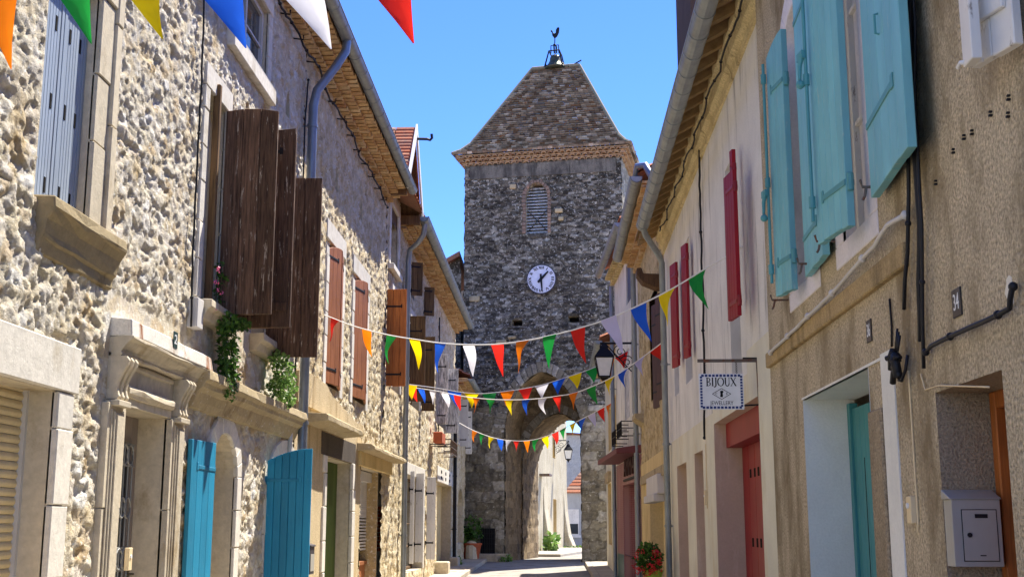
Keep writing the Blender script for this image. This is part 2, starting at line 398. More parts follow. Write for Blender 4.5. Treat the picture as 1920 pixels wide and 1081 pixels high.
m_distg = stucco_mat('distant_grey_render', srgb(178,178,176), srgb(150,150,146), 30, .003, None, .1)
m_turq = paint_mat('turquoise_paint', srgb(120,184,190), .5, .08, srgb(160,188,184), (.60,.72))
m_teal = paint_mat('teal_door_paint', srgb(64,136,140), .5, .05)
m_blue = paint_mat('bright_turquoise_wood', srgb(24,128,162), .55, .16, srgb(90,158,176), (.66,.72), .006)
m_greyb = paint_mat('grey_blue_paint', srgb(150,161,174), .5, .06)
m_red = paint_mat('crimson_paint', srgb(146,10,30), .5, .06, None, (0,1), .0015, .35)
m_redd = paint_mat('red_door_paint', srgb(150,26,28), .5, .08)
m_wht = paint_mat('white_paint', srgb(226,222,214), .6, .05, srgb(150,140,128), (.6,.68))
m_whtg = paint_mat('white_grey_paint', srgb(206,202,196), .6, .05)
m_green = paint_mat('olive_green_paint', srgb(78,92,44), .5, .15)
m_dkwood = wood_mat('dark_brown_old_wood', srgb(116,88,68), srgb(50,36,28), .9, 1.3, .012, .25, srgb(186,170,150), (.60,.68))
m_brred = wood_mat('brown_red_stained_wood', srgb(164,104,66), srgb(128,78,48), .55, 1, .002, .1)
m_orange = wood_mat('orange_stained_wood', srgb(188,112,52), srgb(140,76,34), .5, 1, .003, .12)
m_oldbr = wood_mat('weathered_brown_wood', srgb(120,92,60), srgb(76,58,38), .8, 1, .005, .2)
m_greyw = wood_mat('silver_grey_weathered_wood', srgb(200,196,190), srgb(104,100,96), .85, 1, .006, .2, srgb(236,232,226), (.46,.58))
m_plum = wood_mat('plum_brown_shutter_wood', srgb(92,64,60), srgb(62,42,40), .6, 1, .002, .1)
m_raft = wood_mat('rafter_wood', srgb(110,82,56), srgb(66,48,34), .85, 1, .006, .25)
m_soff = ashlar_mat('old_eaves_stone', srgb(164,138,98), srgb(110,84,54), None, .01)
m_genois = tile_mat('genoise_tile', [srgb(220,190,144), srgb(204,166,118), srgb(228,204,164), srgb(196,150,108)], srgb(160,128,90), (.55,.66), 9)
m_tile = tile_mat('canal_tile', [srgb(170,96,64), srgb(196,132,96), srgb(140,80,58), srgb(180,150,124)], srgb(120,110,98))
m_troof = tile_mat('tower_roof_tile', [srgb(104,90,76), srgb(164,150,132), srgb(108,92,78), srgb(196,186,172), srgb(132,102,76), srgb(100,88,76), srgb(144,130,114), srgb(122,108,94)], srgb(150,84,40), (.6,.68), 5)
m_tgen = tile_mat('tower_cornice_brick', [srgb(168,138,108), srgb(184,154,122), srgb(146,116,92)], srgb(186,168,136))
m_brick = tile_mat('red_brick', [srgb(176,84,56), srgb(196,104,70), srgb(150,68,48)], None)
m_zinc = metal_mat('zinc', srgb(150,156,158), .5, .55)
m_zincb = metal_mat('blue_grey_zinc', srgb(134,142,152), .45, .6)
m_steel = paint_mat('grey_lacquered_steel', srgb(168,164,154), .45, .03, srgb(196,194,188), (.70,.74), .0006)
m_iron = metal_mat('black_iron', srgb(30,28,30), .6, .4)
m_rust = metal_mat('rusty_iron', srgb(110,100,92), .7, .5, srgb(120,66,36))
m_teali = paint_mat('turquoise_ironwork', srgb(84,150,154), .5, .04)
m_redi = paint_mat('crimson_ironwork', srgb(136,12,28), .4, .04)
m_bronze = metal_mat('green_bronze', srgb(96,88,70), .5, .7, srgb(90,116,96))
m_black = plain('black_rubber', srgb(26,26,30), .5)
m_dark = plain('dark_interior', srgb(30,27,25), .9, .1)
m_anth = plain('anthracite_steel', srgb(66,62,66), .45, .4)
m_slate = stucco_mat('dark_slate_panel', srgb(88,80,72), srgb(60,54,48), 60, .004, None, .25)
m_plate = plain('enamel_black', srgb(22,26,34), .3, .5)
m_plateg = plain('enamel_green', srgb(30,60,56), .3, .5)
m_lett = plain('enamel_white', srgb(236,236,232), .4, .4)
m_ink = plain('sign_black', srgb(24,24,28), .6)
m_blueink = plain('sign_blue', srgb(34,56,116), .6)
m_signw = plain('sign_white', srgb(226,228,230), .5)
m_clock = plain('clock_face_white', srgb(214,216,228), .5)
m_cream_pl = plain('cream_plastic', srgb(226,204,160), .5)
m_glass = glass_mat()
m_opal = plain('frosted_lantern_glass', srgb(236,236,230), .35, .5)
m_terra = plain('terracotta', srgb(176,92,62), .8, .2, 0, .2)
m_limepot = plain('lime_green_pot', srgb(150,176,60), .5)
m_leaf = leaf_mat('leaf_green', srgb(38,70,22), srgb(96,136,52))
m_leaf2 = leaf_mat('pale_leaf_green', srgb(60,96,36), srgb(150,184,96))
m_flr = plain('red_petals', srgb(222,50,52), .5)
m_flp = plain('pink_petals', srgb(236,110,150), .5)
m_cord = plain('white_cord', srgb(232,230,226), .6)
m_mosr = None
def mosaic_mat(name, a, b):
    m = Mat(name, .35, .5)
    x = m.n('TexVoronoi', feature='F1', distance='CHEBYCHEV'); x.inputs['Scale'].default_value = 22; x.inputs['Randomness'].default_value = 0
    m.L(m.obj, x.inputs['Vector'])
    c = m.mix(a, m.ramp(x.outputs['Color'], [(0, (.8,.8,.8)), (1, (1.15,1.15,1.15))]), 1, 'MULTIPLY')
    c = m.mix(c, b, m.step(x.outputs['Distance'], .4, .46)); m.color(c); return m.m
m_mosr = mosaic_mat('red_mosaic', srgb(150,84,82), srgb(176,130,124))
m_mosg = mosaic_mat('green_mosaic', srgb(34,78,62), srgb(84,110,96))
m_asph = stucco_mat('asphalt', srgb(158,152,142), srgb(132,126,117), 70, .004, None, .25, (.5,.62))
m_pave = ashlar_mat('pavement_stone', srgb(186,176,158), srgb(150,140,122), None, .004)
m_grass = leaf_mat('grass', srgb(60,90,30), srgb(120,150,60))
FLAG = {k: flag_mat(k+'_cloth', srgb(*c)) for k, c in dict(red=(228,44,34), orange=(244,128,16), green=(30,150,62), yellow=(252,220,10), blue=(34,96,216), white=(232,230,236), lilac=(206,200,228)).items()}
# ------------------------------------------------------------------ ground: one sheet, road, pavements
def strip(name, x0, x1, ys, dz, mat, nx=2, edge=None, kerb=None):
    m = MB(); 
    for y0, y1 in zip(ys, ys[1:]):
        m.add([(x0,y0,gz(y0)+dz),(x1,y0,gz(y0)+dz),(x1,y1,gz(y1)+dz),(x0,y1,gz(y1)+dz)], [(0,1,2,3)])
    o = m.build(name, mat); o['kind'] = 'structure'; return o
YS = [-8, 5, 12, 18, 24, 30, 36, 42, 46, 60, 80]
strip('ground', -400, 400, [-60]+YS+[400, 1500], -.02, m_asph)
strip('road', -2.55, 1.0, YS, 0, m_asph)
def pavement(name, x0, x1, xk, ya, yb):
    m = MB(); y = ya
    while y < yb:
        d = min(random.uniform(.7, 1.1), yb-y); z0, z1 = gz(y), gz(y+d)
        for a, b, dz in ((min(x0, xk), max(x0, xk), .117),) + ((xk-.0, xk+(.18 if xk > x0 else -.18), .125),):
            a, b = min(a, b), max(a, b); e = .006
            m.hexa([(a,y+e,z0-.1),(b,y+e,z0-.1),(b,y+d-e,z1-.1),(a,y+d-e,z1-.1),(a,y+e,z0+dz),(b,y+e,z0+dz),(b,y+d-e,z1+dz),(a,y+d-e,z1+dz)])
        y += d
    o = m.build(name, m_pave, bevel=.012); o['kind'] = 'structure'; return o
pavement('pavement', -3.5, 0, -2.73, -4, 49.5)
pavement('pavement', 2.0, 0, 1.18, -4, 43.5)

# ------------------------------------------------------------------ shared builders
def shell(fr, u0, u1, v1, depth, mat, parent, name='side_wall'):
    m = MB(); v0 = -.3; w = -.06
    for u in (u0+.02, u1-.02):
        m.add([fr.W(u,w,v0), fr.W(u,-depth,v0), fr.W(u,-depth,v1), fr.W(u,-depth/2,v1+depth*.27), fr.W(u,w,v1)], [(0,1,2,3,4)])
    m.add([fr.W(u0,-depth,v0), fr.W(u1,-depth,v0), fr.W(u1,-depth,v1), fr.W(u0,-depth,v1)], [(0,1,2,3)])
    return m.build(name, mat, parent)
def roof(fr, u0, u1, oe, ze, depth, parent, mat=None, per=.21, name='roof'):
    """canal tiles from the eaves up to the ridge, and the far slope"""
    om = -depth/2; zr = ze+(oe-om)*.5; m = MB(); n = max(2, int((u1-u0)/per)*6); k = 14
    rows = []
    for j in range(k+1):
        for e in (0, 1):
            t = (j+e)/k if e else j/k
            if j == k and e: continue
            rows.append((oe+(om-oe)*min(t, 1), ze+(zr-ze)*min(t, 1)+(.035 if not e else -.0)))
    vs = []; fs = []
    for o, z in rows:
        for i in range(n+1):
            u = u0+(u1-u0)*i/n; ph = i/6*math.pi*2
            vs.append(fr.W(u, o, z+.055*abs(math.sin(ph/2))+.006*math.sin(i*2.3+o*9)))
    for j in range(len(rows)-1):
        for i in range(n):
            a = j*(n+1)+i; fs.append((a, a+1, a+n+2, a+n+1))
    m.v = vs; m.f = fs; m.m = [0]*len(fs); rr = random.Random(3); cl = {}
    m.a = [cl.setdefault((f[0]//(n+1)//2, (f[0]%(n+1))//6), rr.random()) for f in fs]
    m.add([fr.W(u0,om,zr), fr.W(u1,om,zr), fr.W(u1,-depth-.3,ze), fr.W(u0,-depth-.3,ze)], [(0,1,2,3)])
    m.add([fr.W(u0,oe,ze-.02), fr.W(u1,oe,ze-.02), fr.W(u1,om,zr-.03), fr.W(u0,om,zr-.03)], [(0,1,2,3)])
    return m.build(name, mat or m_tile, parent, recalc=False)
def genoise(fr, u0, u1, z, rows, parent, step=.14, h=.11, mat=None, w=.17):
    m = MB()
    for r in range(rows):
        o1 = step*(r+1); zz = z+h*r; k = max(1, int((u1-u0)/w)); dw = (u1-u0)/k
        for i in range(k):
            a = u0+i*dw+dw*(.5 if r % 2 else 0); c = random.random(); j = random.uniform(-.012, .012)
            if a+dw > u1+.01: continue
            n = 5; L0, L1 = [], []
            for q in range(n+1):
                th = math.pi*q/n; L0.append((a+dw/2-math.cos(th)*dw*.48, zz+math.sin(th)*h*.62))
            for q in range(n, -1, -1):
                th = math.pi*q/n; L0.append((a+dw/2-math.cos(th)*dw*.40, zz-.012+math.sin(th)*h*.45))
            P0 = [fr.W(x, -.02, y+j*.3) for x, y in L0]; P1 = [fr.W(x, o1+j, y+j*.3) for x, y in L0]
            N = len(P0)
            m.add(P0+P1, [(i2, i2+1, N+i2+1, N+i2) for i2 in range(N-1)]+[(N+q, N+q+1, N+N-2-q, N+N-1-q) for q in range(n)], c)
        m.box(fr, u0, u1, zz+h*.62, zz+h*1.0, -.02, o1-.015)
    return m.build('cornice', mat or m_genois, parent)
def gutter(fr, u0, u1, o, z, parent, r=.085, mat=None, rings=.62, seam=True):
    m = MB(); n = 9
    def ring(u, rr):
        out = [(math.cos(math.pi+math.pi*k/n), math.sin(math.pi+math.pi*k/n)) for k in range(n+1)]
        a = [fr.W(u, o+c*rr, z+s*rr) for c, s in out]
        b = [fr.W(u, o+c*(rr-.008), z+s*(rr-.008)+.0) for c, s in out[::-1]]
        return a+b
    m.loft([ring(u0, r), ring(u1, r)])
    u = u0+.2
    while u < u1:
        m.loft([ring(u, r+.007), ring(u+.022, r+.007)]); u += rings
    for e in (u0, u1):
        m.prism([fr.W(e, o+math.cos(math.pi+math.pi*k/n)*r, z+math.sin(math.pi+math.pi*k/n)*r) for k in range(n+1)],
                [fr.W(e+.004, o+math.cos(math.pi+math.pi*k/n)*r, z+math.sin(math.pi+math.pi*k/n)*r) for k in range(n+1)])
    m.tube([fr.W(u0, o+r, z), fr.W(u1, o+r, z)], .011, 6)
    return m.build('gutter', mat or m_zinc, parent, smooth=False)
def downpipe(fr, path, r, parent, mat=None, collars=()):
    m = MB(); m.tube([fr.W(*p) for p in path], r, 12)
    for v in collars:
        u, o = path[-1][0], path[-1][1]
        m.tube([fr.W(u,o,v-.02), fr.W(u,o,v+.02)], r+.012, 12); m.tube([fr.W(u,o,v), fr.W(u,0,v)], .01, 6)
    ob = m.build('downpipe', mat or m_zinc, parent, smooth=True)
    e = ob.modifiers.new('edge', 'EDGE_SPLIT'); e.split_angle = R(50); return ob
def cable(name, pts, r, mat, label, loc=None, ties=0, cat='cable', wob=.0, extra=None):
    P = []
    for (a, b) in zip(pts, pts[1:]):
        n = max(2, int((Vector(b)-Vector(a)).length/.12))
        for k in range(n):
            t = k/n; P.append(Vector(a).lerp(Vector(b), t)+Vector([random.uniform(-wob, wob) for _ in range(3)]))
    P.append(Vector(pts[-1])); m = MB(); m.tube(P, r, 6)
    if ties:
        for k in range(0, len(P), ties): m.ball(P[k], r*1.7, 5)
    if extra: extra(m)
    return tag(m.build(name, mat, None, loc or pts[0], smooth=True), label, cat)
def blocks(m, fr, u0, u1, v0, v1, o0, o1, h=.42, gap=.006, jit=.006):
    v = v0
    while v < v1-.01:
        d = min(h*random.uniform(.85, 1.2), v1-v)
        if v1-v-d < h*.35: d = v1-v
        m.box(fr, u0, u1, v+gap/2, v+d-gap/2, o0, o1+random.uniform(-jit, jit)); v += d
def leafmap(fr, hu, ho, ang):
    ca, sa = math.cos(ang), math.sin(ang)
    return lambda s, q, z: fr.W(hu+s*ca-q*sa, ho+s*sa+q*ca, z)
def leafw(fr, hu, ho, ang, px, py, q=.045):
    """width of a leaf whose free edge is seen at this place"""
    f = leafmap(fr, hu, ho, ang); lo, hi = .02, 1.6
    for _ in range(40):
        w_ = (lo+hi)/2; p = f(w_, q, 4); d = Vector((p[0], p[1], 0)); r_ = ray(px, py)
        s_ = d.x/d.y-r_.x/r_.y; n_ = f(lo, q, 4); s0 = n_[0]/n_[1]-r_.x/r_.y
        if (s_ > 0) == (s0 > 0): lo = w_
        else: hi = w_
    return w_
def shutter(fr, hu, ho, ang, w, v0, v1, parent, mat, metal=None, planks=4, th=.035, arch=None, straps=(.14, .86), name='shutter', gap=.004, batten=None, groove=True, tri=None, slots=None, q0=0., bev=.004, frame=None):
    """a leaf hinged at (hu, ho), running out at angle ang; s = distance from the hinge"""
    f = leafmap(fr, hu, ho, ang); m = MB(); H = v1-v0
    top = lambda s: v1-(arch(s/w) if arch else 0)
    for i in range(planks):
        a, b = w*i/planks+gap/2, w*(i+1)/planks-gap/2; dv = random.uniform(-.004, .004) if planks < 6 else 0; c = random.random()
        m.hexa([f(a,q0,v0+dv), f(b,q0,v0+dv), f(b,q0,top(b)), f(a,q0,top(a)), f(a,q0+th,v0+dv), f(b,q0+th,v0+dv), f(b,q0+th,top(b)), f(a,q0+th,top(a))], c)
    m.fbox(lambda s,z,q: f(s,q,z), .01, w-.01, v0+.01, min(top(.01), top(w-.01))-.01, q0+th*.35, q0+th*.65)
    if batten:
        for t in batten: 
            for qa, qb in ((q0-.022, q0-.001), (q0+th+.001, q0+th+.022)): m.fbox(lambda s,z,q: f(s,q,z), .03, w-.03, v0+H*t-.045, v0+H*t+.045, qa, qb)
    if slots:
        m.mi = 1
        for s, v in slots: m.fbox(lambda a,z,q: f(a,q,z), s-.018, s+.018, v-.05, v+.05, q0-.003, q0+th+.003)
        m.mi = 0
    mats = [mat]
    if slots: mats.append(m_dark)
    k = len(mats)
    if metal is not None:
        mats.append(metal); m.mi = k
        for t in straps:
            z = v0+H*t
            for qa, qb in ((q0-.007, q0), (q0+th, q0+th+.007)):
                m.fbox(lambda s,zz,q: f(s,q,zz), 0, w*.72, z-.018, z+.018, qa, qb)
                m.fbox(lambda s,zz,q: f(s,q,zz), w*.72, w*.78, z-.03, z+.045, qa, qb)
            m.tube([f(-.012,q0+th/2,z-.05), f(-.012,q0+th/2,z+.05)], .02, 8)
    return m.build(name, mats, parent, bevel=bev)
def window(fr, u0, u1, v0, v1, dep, parent, mat, bars=(1, 2), glass=None, fw=.055):
    m = MB(); o0, o1 = -dep-.05, -dep+.01
    m.box(fr,u0,u0+fw,v0,v1,o0,o1); m.box(fr,u1-fw,u1,v0,v1,o0,o1); m.box(fr,u0+fw,u1-fw,v0,v0+fw,o0,o1); m.box(fr,u0+fw,u1-fw,v1-fw,v1,o0,o1)
    for i in range(1, bars[0]+1):
        u = u0+(u1-u0)*i/(bars[0]+1); m.box(fr,u-.025,u+.025,v0+fw,v1-fw,o0,o1-.005)
    for i in range(1, bars[1]+1):
        v = v0+(v1-v0)*i/(bars[1]+1); m.box(fr,u0+fw,u1-fw,v-.014,v+.014,o0+.01,o1-.012)
    ob = m.build('window', mat, parent, bevel=.003)
    g = MB(); g.box(fr,u0+.01,u1-.01,v0+.01,v1-.01,-dep-.035,-dep-.028); g.build('pane', glass or m_glass, ob)
    b = MB(); b.box(fr,u0-.02,u1+.02,v0-.02,v1+.02,-dep-.5,-dep-.45); b.build('room_dark', m_dark, ob)
    return ob
def hook(m, fr, u, o, v, s=1):
    m.tube([fr.W(u,0,v), fr.W(u,o,v), fr.W(u,o+.02*s,v-.03), fr.W(u,o+.02*s,v-.08), fr.W(u,o,v-.1)], .007, 5)
def foliage(m, c, r, n, size, seed=0, droop=0, shape=None):
    rr = random.Random(seed)
    for _ in range(n):
        while True:
            d = Vector([rr.uniform(-1, 1) for _ in range(3)])
            if d.length < 1 and d.length > .15: break
        if rr.random() < .6: d = d.normalized()*rr.uniform(.7, 1)
        p = Vector((c[0]+d.x*r[0], c[1]+d.y*r[1], c[2]+d.z*r[2]))
        if shape and not shape(p): continue
        s = size*rr.uniform(.6, 1.3); a = Vector([rr.uniform(-1, 1) for _ in range(3)]).normalized(); a.z -= droop; a.normalize()
        b = a.orthogonal().normalized(); b = (b*math.cos(rr.random()*6)+a.cross(b)*math.sin(rr.random()*6)).normalized(); nn = a.cross(b)
        m.add([p, p+a*s*.5+b*s*.33+nn*s*.08, p+a*s, p+a*s*.5-b*s*.33+nn*s*.08], [(0,1,2,3)], rr.random())
def petals(m, c, r, n, size, seed=0):
    rr = random.Random(seed)
    for _ in range(n):
        d = Vector([rr.uniform(-1, 1) for _ in range(3)]).normalized()
        p = Vector((c[0]+d.x*r[0], c[1]+d.y*r[1], c[2]+d.z*r[2]))
        for k in range(7):
            q = p+Vector([rr.uniform(-1, 1)*size for _ in range(3)]); a = Vector([rr.uniform(-1, 1) for _ in range(3)]).normalized(); b = a.orthogonal().normalized()
            s = size*.8; m.add([q-a*s*.6, q+b*s*.5, q+a*s*.6, q-b*s*.5], [(0,1,2,3)])
def text_mesh(txt, size, fn, depth, mat, parent, name='lettering', width=None):
    cu = bpy.data.curves.new('t', 'FONT'); cu.body = txt; cu.size = size; cu.align_x = 'CENTER'; cu.align_y = 'CENTER'; cu.extrude = depth
    ob = bpy.data.objects.new('t', cu); C.objects.link(ob); bpy.context.view_layer.update()
    me = bpy.data.meshes.new_from_object(ob.evaluated_get(bpy.context.evaluated_depsgraph_get()))
    C.objects.unlink(ob); bpy.data.objects.remove(ob); bpy.data.curves.remove(cu)
    k = 1
    if width:
        xs = [v.co.x for v in me.vertices]; k = width/(max(xs)-min(xs))
    m = MB(); m.add([fn(v.co.x*k, v.co.y, v.co.z) for v in me.vertices], [tuple(p.vertices) for p in me.polygons])
    bpy.data.meshes.remove(me)
    return m.build(name, mat, parent)
def strokes(m, segs, fn, d):
    """letters from straight strokes ((x0,y0),(x1,y1),width)"""
    for (x0, y0), (x1, y1), wd in segs:
        L = math.hypot(x1-x0, y1-y0) or 1e-6; px, py = -(y1-y0)/L*wd/2, (x1-x0)/L*wd/2
        q = [(x0+px,y0+py),(x0-px,y0-py),(x1-px,y1-py),(x1+px,y1+py)]
        m.prism([fn(x,y,0) for x, y in q], [fn(x,y,d) for x, y in q])
# ================================================================== LEFT SIDE
# ---------------- nearest stone house
u_grey0, u_grey1 = FL.u(58,180,-.06), FL.u(158,250,0)
H1 = thing('stone_house', 'rubble stone house nearest on the left with grey blue shutters and a carved doorway', 'house', (-3.4, 9, 0))
ua, ub = 7.58, 8.44
g_op = OP(ua, ub, 3.72, 5.5, pad=(.0,.44,.0,.34))
r_op = OP(5.9, FL.u(100,760), .0, 2.5, pad=(.27,.1,.31))
d_op = OP(FL.u(233,900,.07), FL.u(313,900,.03), .1, FL.at(318,786)[1], pad=(.40,.1,.85))
a1 = OP(FL.u(386,1000), FL.u(435,1000), .1, FL.at(415,811)[1], .42, pad=(.19,.1,.17))
a2 = OP(14.5, FL.u(552,1000), .1, 2.42, .5, pad=(.2,.1,.2))
w1 = OP(11.28, 11.93, 3.72, 5.82, pad=(.15,.2,.23))
w2 = OP(12.56, 13.96, 3.72, 5.82, pad=(.15,.2,.23))
w3 = OP(12.05, 13.55, 6.72, 7.62, pad=(.15,.18,.2))
ocs = [(FL.at(540,195)), (FL.at(590,280))]
oc_ops = [OP(u-.11, u+.11, v-.17, v+.17, .33) for u, v in ocs]
E1 = 15.75
ops = [g_op, r_op, d_op, a1, a2, w1, w2, w3]+oc_ops
relief('wall', FL, 5.7, E1, -.1, 8.13, .0185, ops, m_rub1, H1, .18, .12, .030, 11, jit=1.0, fine=1.3)
relief('wall', FL, 1.0, 5.7, -.1, 8.13, .06, [], m_rub1, H1, .22, .155, .055, 11, jit=1.0)
shell(FL, 1.0, E1, 7.9, 7, m_rub1, H1)
reveal(FL, [g_op, r_op, d_op, a1, a2, w1, w2, w3]+oc_ops, .5, m_lime, H1)
backs(FL, oc_ops, -.4, m_dark, H1)
# dressed stone trim
m = MB()
blocks(m, FL, ub+.0, ub+.26, 3.72, 5.5, -.02, .03, .6)                      # grey window, far jamb with its roll
blocks(m, FL, ub+.26, ub+.38, 3.72, 5.8, -.02, .06, .8)
m.box(FL, ua-.3, ub+.38, 5.51, 5.85, -.02, .05)
m.build('window_surround', m_lime, H1, bevel=.008); m = MB()
blocks(m, FL, r_op['u1'], r_op['u1']+.27, .0, 2.5, -.02, .04, .47)            # roller doorway, white blocks
m.box(FL, 5.6, r_op['u1']+.32, 2.505, 2.83, -.02, .045)
m.build('shop_surround', m_limew, H1, bevel=.008)
for op, ww in ((a1, .2), (a2, .24)):                                          # arched doorways
    A, B = outline(op, 12), outline(op, 12, ww); m = MB()
    for i in range(len(A)-1):
        if i in (0, len(A)-2):
            p = A[i] if i == 0 else A[i+1]; s = -1 if i == 0 else 1
            blocks(m, FL, min(p[0], p[0]+s*ww), max(p[0], p[0]+s*ww), op['v0'], max(A[i][1], A[i+1][1]), -.02, .03, .45)
        else:
            q = [A[i], A[i+1], B[i+1], B[i]]; o = .03+random.uniform(-.004, .004)
            m.prism([FL.W(x,-.02,y) for x, y in q], [FL.W(x,o,y) for x, y in q])
    m.build('arch_surround', m_limew, H1, bevel=.008)
for op in (w1, w2, w3):
    ww = .16; m = MB()
    blocks(m, FL, op['u0']-ww, op['u0'], op['v0'], op['v1'], -.02, .03, .4); blocks(m, FL, op['u1'], op['u1']+ww, op['v0'], op['v1'], -.02, .03, .4)
    m.box(FL, op['u0']-ww, op['u1']+ww, op['v1']+.004, op['v1']+.24, -.02, .034)
    if op is w3: m.box(FL, w3['u0']-.2, w3['u1']+.2, 6.52, 6.715, -.02, .09)
    m.build('window_surround', m_limew, H1, bevel=.008)
# big moulded sill
def moulding(m, fr, u0, u1, prof, step=None):
    """prof = list of (o, v); lofted along u with small irregularities"""
    n = max(2, int((u1-u0)/.25)); rings = []
    for i in range(n+1):
        u = u0+(u1-u0)*i/n; rings.append([fr.W(u, o+(random.uniform(-.008,.008) if o > 0 else 0), v+random.uniform(-.006,.006)) for o, v in prof])
    m.loft(rings)
m = MB(); moulding(m, FL, 7.63, 9.0, [(-.05,3.74),(.12,3.74),(.13,3.66),(.11,3.63),(.085,3.58),(.06,3.50),(.055,3.46),(.035,3.44),(.03,3.36),(-.05,3.34)])
m.build('window_sill', m_sill, H1, bevel=.01)
# grey blue shutters, closed
wnd = MB(); wnd.box(FL, ua, ub, 3.73, 5.5, -.14, -.11); wnd = wnd.build('window', m_greyb, H1)
for k in range(2):
    a = ua+(ub-ua)/2*k
    m = MB(); W2 = (ub-ua)/2-.008
    for i in range(9):
        p = a+.006+W2*i/9; m.box(FL, p, p+W2/9-.005, 3.73, 5.49, -.10, -.07+.006*(i in (0, 8)))
    m.box(FL, a+.01, a+W2, 3.74, 5.48, -.095, -.075)
    m.mi = 1
    for t in (.28, .72):
        for v in (3.88, 4.48, 5.05): m.box(FL, a+W2*t-.014, a+W2*t+.014, v-.055, v+.055, -.08, -.0655)
    m.build('shutter', [m_greyb, m_dark], wnd, bevel=.002)
# roller shutter
m = MB(); v = .05
while v < 2.5:
    rows = []
    for k in range(5):
        th = math.pi*k/4; rows.append((-.205+.012*math.sin(th), v+.055*k/4))
    m.loft([[FL.W(5.9, o, z) for o, z in rows], [FL.W(r_op['u1']+.1, o, z) for o, z in rows]], close=False, caps=False); v += .058
o = m.build('roller_shutter', stucco_mat('beige_roller_slats', srgb(214,194,152), srgb(196,176,132), 30, .001, None, .05), H1)
m = MB(); m.box(FL, r_op['u1']-.035, r_op['u1']+.01, .02, 2.5, -.23, -.17); m.build('guide_rail', m_whtg, o)
# carved doorway
du0, du1 = d_op['u0'], d_op['u1']; pw = .38; dv = d_op['v1']
us0, us1 = FL.u(251,610,.18), FL.u(399,690,.18); vs1 = FL.at(251,597,.18)[1]; vs0 = FL.at(252,630,.18)[1]
m = MB()
for s, e in ((du0-pw, du0), (du1, du1+pw)):
    blocks(m, FL, s, e, .1, dv-.0, -.02, .05, .8)
    for q_ in range(3): m.box(FL, s+.06+q_*.03, e-.06-q_*.03, .3, dv-.05-q_*.02, .05+.012*q_, .061+.012*q_)
    m.box(FL, s-.02, e+.02, .1, .35, -.02, .10)
m.box(FL, du0, du1, dv+.003, dv+.07, -.3, .04)
moulding(m, FL, du0, du1, [(-.1,dv+.07),(.055,dv+.07),(.075,dv+.1),(.075,dv+.14),(.05,dv+.16),(.02,dv+.17),(.02,dv+.3),(.045,dv+.31),(.045,dv+.34),(-.1,dv+.34)])
m.box(FL, us0, us1-.05, dv+.1, vs0-.12, -.02, .02)
moulding(m, FL, us0, us1, [(-.05,vs0-.15),(.09,vs0-.15),(.10,vs0-.13),(.09,vs0-.12),(.105,vs0-.09),(.14,vs0-.05),(.15,vs0-.03),(.18,vs0-.02),(.18,vs0),(-.05,vs0)])
m.build('door_surround', m_lime, H1, bevel=.006)
m = MB(); moulding(m, FL, us0, us1, [(-.05,vs0),(.18,vs0),(.165,vs1),(-.05,vs1+.02)]); m.build('cornice_slab', m_slab, H1, bevel=.008)
for uc in (du0-pw/2, du1+pw/2):                                               # scrolled consoles with flutes
    m = MB(); kt = vs0-.15; kb = FL.at(232,752,.07)[1]
    prof = [(o_, kb+(kt-kb)*t_) for o_, t_ in ((-.02,1),(.135,1),(.16,.9),(.15,.78),(.115,.6),(.09,.42),(.08,.25),(.088,.14),(.1,.07),(.085,0),(-.02,0))]
    hw = .115
    for k in range(5):
        a = uc-hw+2*hw*k/5; ins = .0 if k % 2 == 0 else -.018
        P = [(o+(ins if o > 0 else 0), v) for o, v in prof]
        m.prism([FL.W(a+.002,o,v) for o, v in P], [FL.W(a+2*hw/5-.002,o,v) for o, v in P])
    m.box(FL, uc-hw-.02, uc+hw+.02, kb-.05, kb-.004, -.02, .11)
    m.build('console', m_lime, H1, bevel=.005)
# glazed door with wrought iron
m = MB(); dd = .25
m.box(FL, du0, du0+.14, .1, dv, -dd-.05, -dd); m.box(FL, du1-.14, du1, .1, dv, -dd-.05, -dd); m.box(FL, du0+.14, du1-.14, 2.3, dv, -dd-.05, -dd)
m.box(FL, du0+.14, du1-.14, .1, 1.0, -dd-.05, -dd); m.box(FL, du0+.2, du1-.2, .3, .9, -dd, -dd+.02); m.box(FL, (du0+du1)/2-.04, (du0+du1)/2+.04, 1.0, 2.3, -dd-.05, -dd)
door = m.build('door', paint_mat('taupe_door_paint', srgb(146,134,124), .5, .05), H1, bevel=.004)
m = MB(); m.box(FL, du0+.1, du1-.1, .95, 2.35, -dd-.04, -dd-.03); m.build('pane', m_glass, door)
m = MB(); m.box(FL, du0, du1, 0, 2.6, -dd-.5, -dd-.45); m.build('hall_dark', m_dark, door)
m = MB(); n = 8
for k in range(n+1):
    u = du0+.18+(du1-du0-.36)*k/n; m.tube([FL.W(u,-dd+.03,1.02), FL.W(u,-dd+.03,2.28)], .008, 5)
for v in (1.02, 1.24, 1.42, 2.1, 2.28): m.tube([FL.W(du0+.14,-dd+.03,v), FL.W(du1-.14,-dd+.03,v)], .009, 5)
for k in range(6):
    u = du0+.26+(du1-du0-.52)*k/5
    for v in (1.33, 1.75, 2.19): m.tube([FL.W(u+.075*math.cos(t*.5236),-dd+.035,v+.085*math.sin(t*.5236)) for t in range(13)], .009, 5)
m.build('iron_grille', metal_mat('pale_grey_iron', srgb(150,150,146), .5, .3), door)
m = MB(); m.box(FL, du1-.12, du1-.06, 1.05, 1.3, -dd, -dd+.012); m.tube([FL.W(du1-.09,-dd,1.2), FL.W(du1-.09,-dd+.06,1.2), FL.W(du1-.22,-dd+.06,1.2)], .01, 6); m.build('handle', m_bronze, door)
m = MB(); m.box(FL, du0-.35, du1+.35, -.1, .1, -.5, .3); m.build('doorstep', m_lime, H1, bevel=.015)
